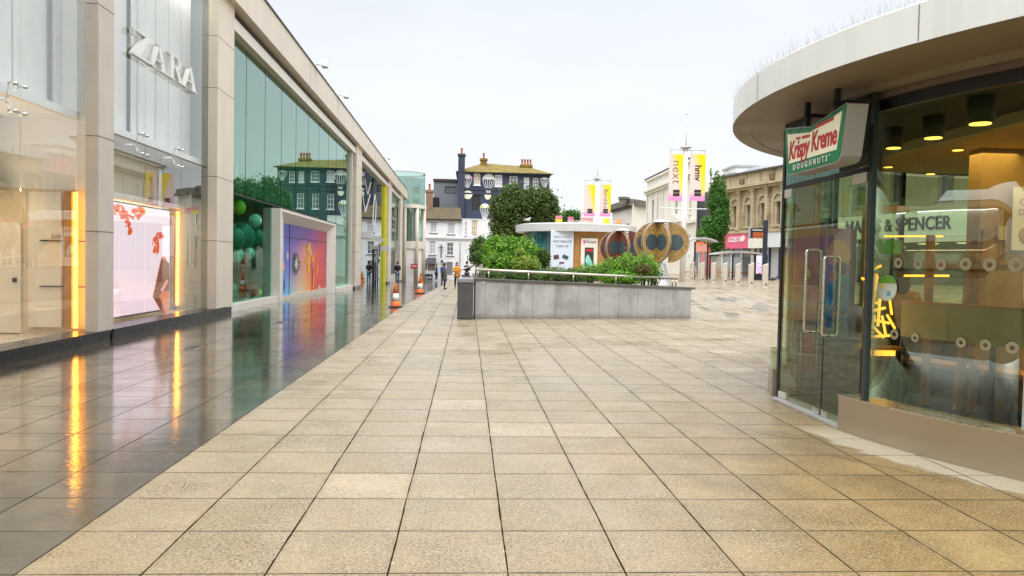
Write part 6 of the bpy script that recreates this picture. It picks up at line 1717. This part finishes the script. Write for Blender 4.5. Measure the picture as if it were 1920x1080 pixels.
def shelter(x0, x1, pbase, ptop, Y, label, ad=None, curved=True):
    A = atY(x0, ptop, Y); B = atY(x1, ptop, Y); gz = G(A[0], Y); zt = A[2]
    R = thing('bus_shelter', Vector(((A[0] + B[0]) / 2, Y, gz)), label, 'shelter', 'bus shelters beyond the bollards')
    n = 10; b = MB(); b.rc = True
    b.loft([[(A[0] + (B[0] - A[0]) * i / n, Y - .8, zt - .30 + .28 * sin(pi * i / n) ** .8), (A[0] + (B[0] - A[0]) * i / n, Y + 1.2, zt - .30 + .28 * sin(pi * i / n) ** .8), (A[0] + (B[0] - A[0]) * i / n, Y + 1.2, zt - .36 + .2 * sin(pi * i / n)), (A[0] + (B[0] - A[0]) * i / n, Y - .8, zt - .36 + .2 * sin(pi * i / n))] for i in range(n + 1)])
    b.build('roof', M['galv'], R)
    for q in (.06, .5, .94):
        x = A[0] + (B[0] - A[0]) * q
        MB().box(x - .05, x + .05, Y + 1.0, Y + 1.1, gz, zt - .30).build('post', M['dark_metal'], R)
    MB().box(A[0] + .15, B[0] - .15, Y + 1.03, Y + 1.05, gz + .3, zt - .45).build('glass_panel', M['gl_clear'], R)
    MB().box(A[0] + .3, B[0] - .9, Y + .6, Y + .9, gz + .5, gz + .56).build('bench', M['red'], R)
    if ad:
        a = atY(ad[0], ad[2], Y); c = atY(ad[1], ad[3], Y)
        P_ = MB().box(a[0] - .12, c[0] + .12, Y - .5, Y - .3, gz + .02, a[2] + .12).build('advert_case', M['dark_metal'], R)
        n_ = NT('advert_image'); t = n_.noise(5, 2, n_.coord('Generated', scale=(1, .2, 1.6))); gz_ = n_.sepx(n_.coord('Generated'))[2]
        cc = n_.mix(n_.rng(t, .54, .6), (.78, .72, .90), (.75, .20, .32)); cc = n_.mix(n_.rng(t, .36, .42, 1, 0), cc, (.15, .25, .65)); cc = n_.mix(n_.rng(gz_, .6, .65), cc, (.78, .72, .90))
        em = n_.n("ShaderNodeEmission"); n_.t.links.new(cc, em.inputs[0]); em.inputs[1].default_value = 1.1; n_.t.links.new(em.outputs[0], n_.out.inputs[0])
        MB().box(a[0], c[0], Y - .52, Y - .501, c[2], a[2]).build('advert_screen', n_.mat, P_)
shelter(1284, 1340, 518, 444, 52, 'grey curved bus shelter nearest the golden sculpture')
shelter(1334, 1433, 518, 469, 56, 'long bus shelter with a lit advert panel below the pink fascia', (1413.5, 1431, 479, 513))

def board_pole():
    Y = 50.0; a = atY(1437, 413, Y); gz = G(a[0], Y)
    R = thing('departure_board', Vector((a[0], Y, gz)), 'dark post carrying a bus departure screen with orange text', 'sign')
    MB().box(a[0] - .13, a[0] + .13, Y, Y + .2, gz, a[2]).build('post', mat('post_navy', (.02, .025, .045), .5), R)
    p = atY(1406, 428, Y); q = atY(1432, 447, Y)
    MB().box(p[0], q[0], Y - .1, Y + .15, q[2], p[2]).build('screen_case', M['ink'], R)
    MB().box(p[0] - .06, p[0], Y - .12, Y + .17, q[2] - .05, p[2] + .1).build('case_edge', M['galv'], R)
    led = emis('led_orange', (1, .22, .04), 1.2)
    w_ = q[0] - p[0]; random.seed(5)
    for i in range(4):
        x = p[0] + w_ * .2
        z = p[2] - .30 - i * .10
        b = MB()
        while x < q[0] - w_ * .25:
            l = random.uniform(.03, .10); b.box(x, x + l, Y - .108, Y - .101, z - .03, z + .02); x += l + .03
        b.build('led_row', led, R); MB().box(q[0] - w_ * .18, q[0] - w_ * .1, Y - .108, Y - .101, z - .03, z + .02).build('led_digit', led, R)
    MB().box(p[0] + w_ * .15, q[0] - w_ * .15, Y - .108, Y - .101, p[2] - .14, p[2] - .09).build('heading_strip', M['white_sign'], R)
board_pole()

# thin light mast with cross arms behind the big tree, and wires
def yard_mast():
    Y = 90; a = atY(1053, 325, Y); gz = G(a[0], Y)
    R = thing('slender_mast', Vector((a[0], Y, gz)), 'slender white mast with short cross arms right of the big tree', 'mast')
    MB().cyl((a[0], Y, gz), (a[0], Y, a[2]), .09, .03, 8).build('pole', M['white'], R)
    for py in (347, 352, 387):
        z = atY(1053, py, Y)[2]; MB().cyl((a[0] - .5, Y, z), (a[0] + .6, Y, z + .05), .03, n=6).build('cross_arm', M['white'], R)
yard_mast()

# terrace rail and tables by the pub
def terrace():
    Y = 47
    a = atY(866, 505, Y)
    R = thing('terrace_barrier', Vector((a[0], Y, G(a[0], Y))), 'dark low barrier behind the bin, by the seated figure', 'barrier')
    gz = G(a[0], Y)
    b = atY(905, 505, Y)
    MB().box(a[0], b[0], Y, Y + .06, gz + .12, gz + 1.0).build('panel', M['grey_clad'], R)
    MB().box(a[0] - .03, b[0] + .03, Y - .02, Y + .08, gz + 1.0, gz + 1.06).build('top_rail', M['dark_metal'], R)
    for x in (a[0] + .03, b[0] - .08): MB().box(x, x + .05, Y, Y + .06, gz, gz + .12).build('leg', M['galv'], R)
terrace()

# ------------------------------------------------------------------ people
PM = {}
def cm(c, r=.8):
    k = tuple(c)
    if k not in PM: PM[k] = mat('cloth_%d' % len(PM), c, r, var=.12, sc=14, spec=.2, bump=.15, bs=25)
    return PM[k]
def skin(name, V, E_, mt, parent, root=0, lv=1):
    me = bpy.data.meshes.new(name); me.from_pydata([v[:3] for v in V], E_, [])
    o = bpy.data.objects.new(name, me); COL.objects.link(o); o.parent = parent
    md = o.modifiers.new('skin', 'SKIN'); md.use_smooth_shade = True
    lay = me.skin_vertices[0].data if me.skin_vertices else None
    if lay is None:
        bm = bmesh.new(); bm.from_mesh(me); bm.verts.layers.skin.verify(); bm.to_mesh(me); bm.free(); lay = me.skin_vertices[0].data
    for i, v in enumerate(V):
        rx = v[3]; ry = v[4] if len(v) > 4 else rx
        lay[i].radius = (rx, ry); lay[i].use_root = (i == root)
    s = o.modifiers.new('sub', 'SUBSURF'); s.levels = lv; s.render_levels = lv
    me.materials.append(mt); return o

def person(pos, h, face, label, topc, botc, shoe=(.03, .03, .03), hair=(.03, .02, .015), coat=0.0, skirt=None, long_hair=False, stride=.0, arms='down', detail=0, bag=None, skinc=None, hood=False, sit=False, group=None):
    R = thing('person', pos, label, 'person', group)
    R.rotation_euler = (0, 0, face); s = h / 1.75; R.scale = (s, s, s)
    sk = skinc or M['skin']
    # joints (facing -Y)
    st = stride
    hip_z = .93 if not sit else .52
    dz = hip_z - .93
    if sit:
        legs = {q: [(q * .09, 0, hip_z), (q * .12, -.42, hip_z + .02), (q * .12, -.42, .09), (q * .12, -.54, .04)] for q in (-1, 1)}
    else:
        legs = {q: [(q * .085, 0, .90), (q * .10, -.02 - q * st * .6, .49), (q * .10, .03 - q * st, .09), (q * .10, -.10 - q * st, .04)] for q in (-1, 1)}
    if arms == 'down': ar = {q: [(q * .18, 0, 1.41 + dz), (q * .235, .03, 1.14 + dz), (q * .24, -.05, .90 + dz), (q * .235, -.08, .82 + dz)] for q in (-1, 1)}
    elif arms == 'phone': ar = {q: [(q * .18, 0, 1.41 + dz), (q * .24, -.03, 1.15 + dz), (q * .09, -.24, 1.20 + dz), (q * .04, -.30, 1.23 + dz)] for q in (-1, 1)}
    elif arms == 'pockets': ar = {q: [(q * .18, 0, 1.41 + dz), (q * .27, .06, 1.16 + dz), (q * .20, -.07, .97 + dz), (q * .17, -.10, .93 + dz)] for q in (-1, 1)}
    else: ar = {-1: [(-.18, 0, 1.41 + dz), (-.24, -.1, 1.16 + dz), (-.18, -.32, 1.12 + dz), (-.16, -.40, 1.12 + dz)], 1: [(.18, 0, 1.41 + dz), (.235, .03, 1.14 + dz), (.24, -.05, .90 + dz), (.235, -.08, .82 + dz)]}
    V = [(0, 0, .95 + dz, .13, .10), (0, 0, 1.12 + dz, .12, .09), (0, 0, 1.32 + dz, .14, .10), (0, .01, 1.45 + dz, .07, .06), (0, .005, 1.52 + dz, .052, .055), (0, -.015, 1.585 + dz, .062, .075), (0, -.01, 1.66 + dz, .078, .096), (0, .0, 1.725 + dz, .055, .07)]
    E_ = [(0, 1), (1, 2), (2, 3), (3, 4), (4, 5), (5, 6), (6, 7)]
    for q in (-1, 1):
        k = len(V); a = ar[q]
        V += [(*a[0], .055), (*a[1], .042), (*a[2], .030), (*a[3], .034, .022)]
        E_ += [(3, k), (k, k + 1), (k + 1, k + 2), (k + 2, k + 3)]
        hd = (Vector(a[3]) - Vector(a[2])).normalized(); w_ = hd.cross(Vector((1, 0, 0))).normalized() if abs(hd.x) < .8 else Vector((0, 0, 1)); tipb = Vector(a[3])
        if detail:
            for j, ln in enumerate((.062, .072, .068, .052)):
                off = w_ * ((j - 1.5) * .019); k2 = len(V); p1 = tipb + off + hd * .035; p2 = p1 + hd * ln * .5 + Vector((-q * .006, 0, 0)); p3 = p2 + hd * ln * .45 + Vector((-q * .014, 0, 0))
                V += [(*p1, .0095), (*p2, .0085), (*p3, .007)]; E_ += [(k + 3, k2), (k2, k2 + 1), (k2 + 1, k2 + 2)]
            k2 = len(V); p1 = tipb - w_ * .035; p2 = p1 - w_ * .015 + hd * .035; V += [(*p1, .011), (*p2, .009)]; E_ += [(k + 3, k2), (k2, k2 + 1)]
        else:
            for j in range(5):
                off = w_ * ((j - 2) * .018); k2 = len(V); p1 = tipb + off + hd * (.07 if j else .03); V += [(*p1, .009)]; E_ += [(k + 3, k2)]
        k = len(V); a = legs[q]
        V += [(*a[0], .085), (*a[1], .055), (*a[2], .037), (*a[3], .036, .025)]; E_ += [(0, k), (k, k + 1), (k + 1, k + 2), (k + 2, k + 3)]
    # nose and ears as short chains
    k = len(V); V += [(0, -.108, 1.655 + dz, .012), (-.084, 0, 1.655 + dz, .016), (.084, 0, 1.655 + dz, .016)]; E_ += [(6, k), (6, k + 1), (6, k + 2)]
    skin('body', V, E_, sk, R, 0, 1 + (detail > 0))
    # face
    b = MB()
    for q in (-1, 1): b.ball((q * .032, -.088, 1.668 + dz), .010, 8)
    b.build('eyes', M['ink'], R)
    MB().box(-.024, .024, -.094, -.082, 1.60 + dz, 1.607 + dz).build('mouth', M['red'], R)
    # trousers
    V = [(0, 0, .97 + dz, .15, .12)]; E_ = []
    for q in (-1, 1):
        k = len(V); a = legs[q]; V += [(*a[0], .10), (*a[1], .072), (a[2][0], a[2][1], a[2][2] + .02, .058)]; E_ += [(0, k), (k, k + 1), (k + 1, k + 2)]
    skin('trousers', V, E_, cm(botc), R)
    # jacket
    V = [(0, 0, .93 + dz, .165, .125), (0, 0, 1.12 + dz, .15, .115), (0, 0, 1.33 + dz, .17, .12), (0, .01, 1.47 + dz, .085, .08)]; E_ = [(0, 1), (1, 2), (2, 3)]
    for q in (-1, 1):
        k = len(V); a = ar[q]; e_ = Vector(a[1]).lerp(Vector(a[2]), .9); V += [(*a[0], .078), (*a[1], .064), (*e_, .052)]; E_ += [(2, k), (k, k + 1), (k + 1, k + 2)]
    skin('jacket', V, E_, cm(topc), R)
    if coat:
        n = 18; z0 = .98 + dz; b = MB(); b.smooth = True
        rr = []
        for t, wx, wy in ((0, .165, .125), (.3, .19, .15), (1, .235, .18)):
            rr.append([(wx * cos(2 * pi * k / n) * (1 + .04 * sin(5 * 2 * pi * k / n) * t), wy * sin(2 * pi * k / n), z0 - coat * t) for k in range(n)])
        b.loft(rr); o = b.build('coat_skirt', cm(topc)); o.parent = R
    if skirt:
        n = 20; b = MB(); b.smooth = True; rr = []
        for t, wx in ((0, .14), (.3, .20), (1, .34)): rr.append([(wx * cos(2 * pi * k / n) * (1 + .08 * sin(6 * 2 * pi * k / n) * t), wx * .9 * sin(2 * pi * k / n), 1.0 - .85 * t) for k in range(n)])
        b.loft(rr); o = b.build('skirt', cm(skirt)); o.parent = R
    for q in (-1, 1):
        a = legs[q]; b = MB(); b.ball((a[2][0], a[2][1] - .06, .045), .05, 12, .95, 2.5, .95); o = b.build('shoe', cm(shoe, .5)); o.parent = R
    b = MB(); b.ball((0, .022, 1.688 + dz), .1, 16, .95, 1.08, 1.0)
    if long_hair: b.ball((0, .05, 1.56 + dz), .1, 12, 1.0, .7, 1.7)
    o = b.build('hair', cm(hair, .5)); o.parent = R
    if hood:
        b = MB(); b.ball((0, .07, 1.50 + dz), .12, 12, 1.1, .8, .8); o = b.build('hood', cm(topc)); o.parent = R
    if bag:
        b = MB(); b.bev(.24, .36, -.2, .12, .45 + dz, .80 + dz, .02); b.tube([(.30, -.15, .80 + dz), (.29, -.04, 1.0 + dz), (.30, .07, .80 + dz)], .01, 6); o = b.build('bag', cm(bag)); o.parent = R
    return R
def pp(px, pb, pt_, face, *a, **k):
    p = gpt(px, pb); p.z = G(p[0], p[1]); h = (pb - pt_) / F * p[1]
    return person(p, h, radians(face), *a, **k)
pp(745, 533, 491.5, 200, 'person in dark jacket and blue jeans looking at a phone by the yellow shopfront', (.03, .03, .045), (.14, .26, .42), (.6, .6, .6), (.05, .03, .02), arms='phone')
pp(818, 527, 496, 100, 'person in long navy coat walking before the white pub', (.02, .03, .10), (.03, .03, .05), (.7, .7, .7), (.10, .07, .04), coat=.35, stride=.12)
pp(828.5, 525, 495.5, 60, 'person in bright blue jacket just behind the navy coat', (.03, .08, .36), (.03, .03, .05), (.1, .1, .1), (.2, .15, .1), coat=.15)
pp(833.5, 542, 493.5, 95, 'person in long grey coat with dark hair standing on the paving', (.11, .12, .115), (.02, .02, .025), coat=.42, long_hair=True, arms='pockets')
pp(856, 541, 492.5, 10, 'person in mustard orange padded jacket seen from behind', (.70, .29, .03), (.02, .02, .025), hair=(.02, .015, .012), coat=.18, long_hair=True, arms='phone')
pp(875, 537, 490.5, 150, 'person in black jacket sitting beyond the litter bin', (.025, .025, .03), (.05, .05, .06), sit=False, arms='phone')
pp(1367.5, 517.5, 487.5, 15, 'person in navy jacket and khaki shorts walking under the long shelter', (.02, .03, .08), (.28, .24, .16), (.75, .75, .75), (.1, .06, .03), stride=.1)
pp(1393, 517.5, 496, 250, 'person in black with pale bag sitting under the long shelter', (.03, .02, .03), (.03, .02, .03), (.7, .65, .6), (.06, .03, .02), sit=True, bag=(.7, .65, .6))
pp(1301, 519, 484, 160, 'person in dark top and long white skirt near the curved shelter', (.05, .04, .05), (.6, .6, .6), hair=(.06, .03, .02), skirt=(.75, .75, .78), long_hair=True)
# inside the pavilion
def pin(px, Yp, h, face, *a, **k):
    p = atY(px, 500, Yp); p.z = .012; return person(p, h, radians(face), *a, **k)
pin(1574, 10.7, 1.70, 205, 'person in bright blue hooded coat standing inside behind the glass door', (.02, .20, .42), (.05, .06, .08), hair=(.06, .04, .03), coat=.45, detail=1, hood=True, arms='one')
pin(1694, 9.75, 1.62, 150, 'person in ochre jacket standing behind the olive partition', (.42, .26, .05), (.03, .03, .035), hair=(.03, .02, .015), long_hair=True, detail=1, arms='phone', shoe=(.6, .45, .1))

# ------------------------------------------------------------------ birds
def bird(pos, face, size, label, body, wing, kind='bird'):
    R = thing(kind, pos, label, kind); R.rotation_euler = (0, 0, face); R.scale = (size,) * 3
    b = MB(); b.tube([(0, .17, .135), (0, .10, .145), (0, .02, .16), (0, -.06, .175), (0, -.10, .21), (0, -.115, .245), (0, -.14, .25), (0, -.155, .245)], [.012, .035, .06, .055, .033, .03, .022, .006], 12)
    o = b.build('body', body); o.parent = R
    for q in (-1, 1):
        b = MB(); b.ball((q * .052, .05, .165), .05, 12, .35, 2.2, .8); o = b.build('wing', wing); o.parent = R
        b = MB(); b.tube([(q * .022, .01, .11), (q * .024, .0, .05), (q * .024, .0, .006), (q * .024, -.035, .004)], .006, 6); o = b.build('leg', M['terracotta']); o.parent = R
    b = MB(); b.cyl((0, -.15, .246), (0, -.185, .24), .008, .002, 8); o = b.build('beak', M['ink']); o.parent = R
p = gpt(1449.5, 532.5); p.z = G(p[0], p[1])
bird(p, radians(70), 1.9, 'small dark pigeon on the paving right of the bollards', mat('pigeon_grey', (.10, .09, .10), .6), mat('pigeon_wing', (.07, .06, .06), .6), 'pigeon')
q = atY(989, 418.5, 43.2)
bird(Vector((q[0], 43.2, q[2] - .03)), radians(60), 1.35, 'white gull standing on the kiosk roof', mat('gull_white', (.80, .80, .80), .6), mat('gull_wing', (.50, .52, .55), .6), 'gull')

# floor fittings
def floor_plate(px, py, w_, l_, label, nm='drain_cover'):
    p = gp(px, py); R = thing(nm, p, label, 'cover')
    MB().box(p[0] - w_, p[0] + w_, p[1] - l_, p[1] + l_, .002, .006).build('frame', M['galv'], R)
    MB().box(p[0] - w_ + .02, p[0] + w_ - .02, p[1] - l_ + .02, p[1] + l_ - .02, .006, .009).build('plate', M['ink'], R)
floor_plate(362, 652, .12, .22, 'small dark drain cover on the wet paving below the video wall')
floor_plate(526, 605, .14, .22, 'small dark drain cover on the wet paving in front of the green bay')
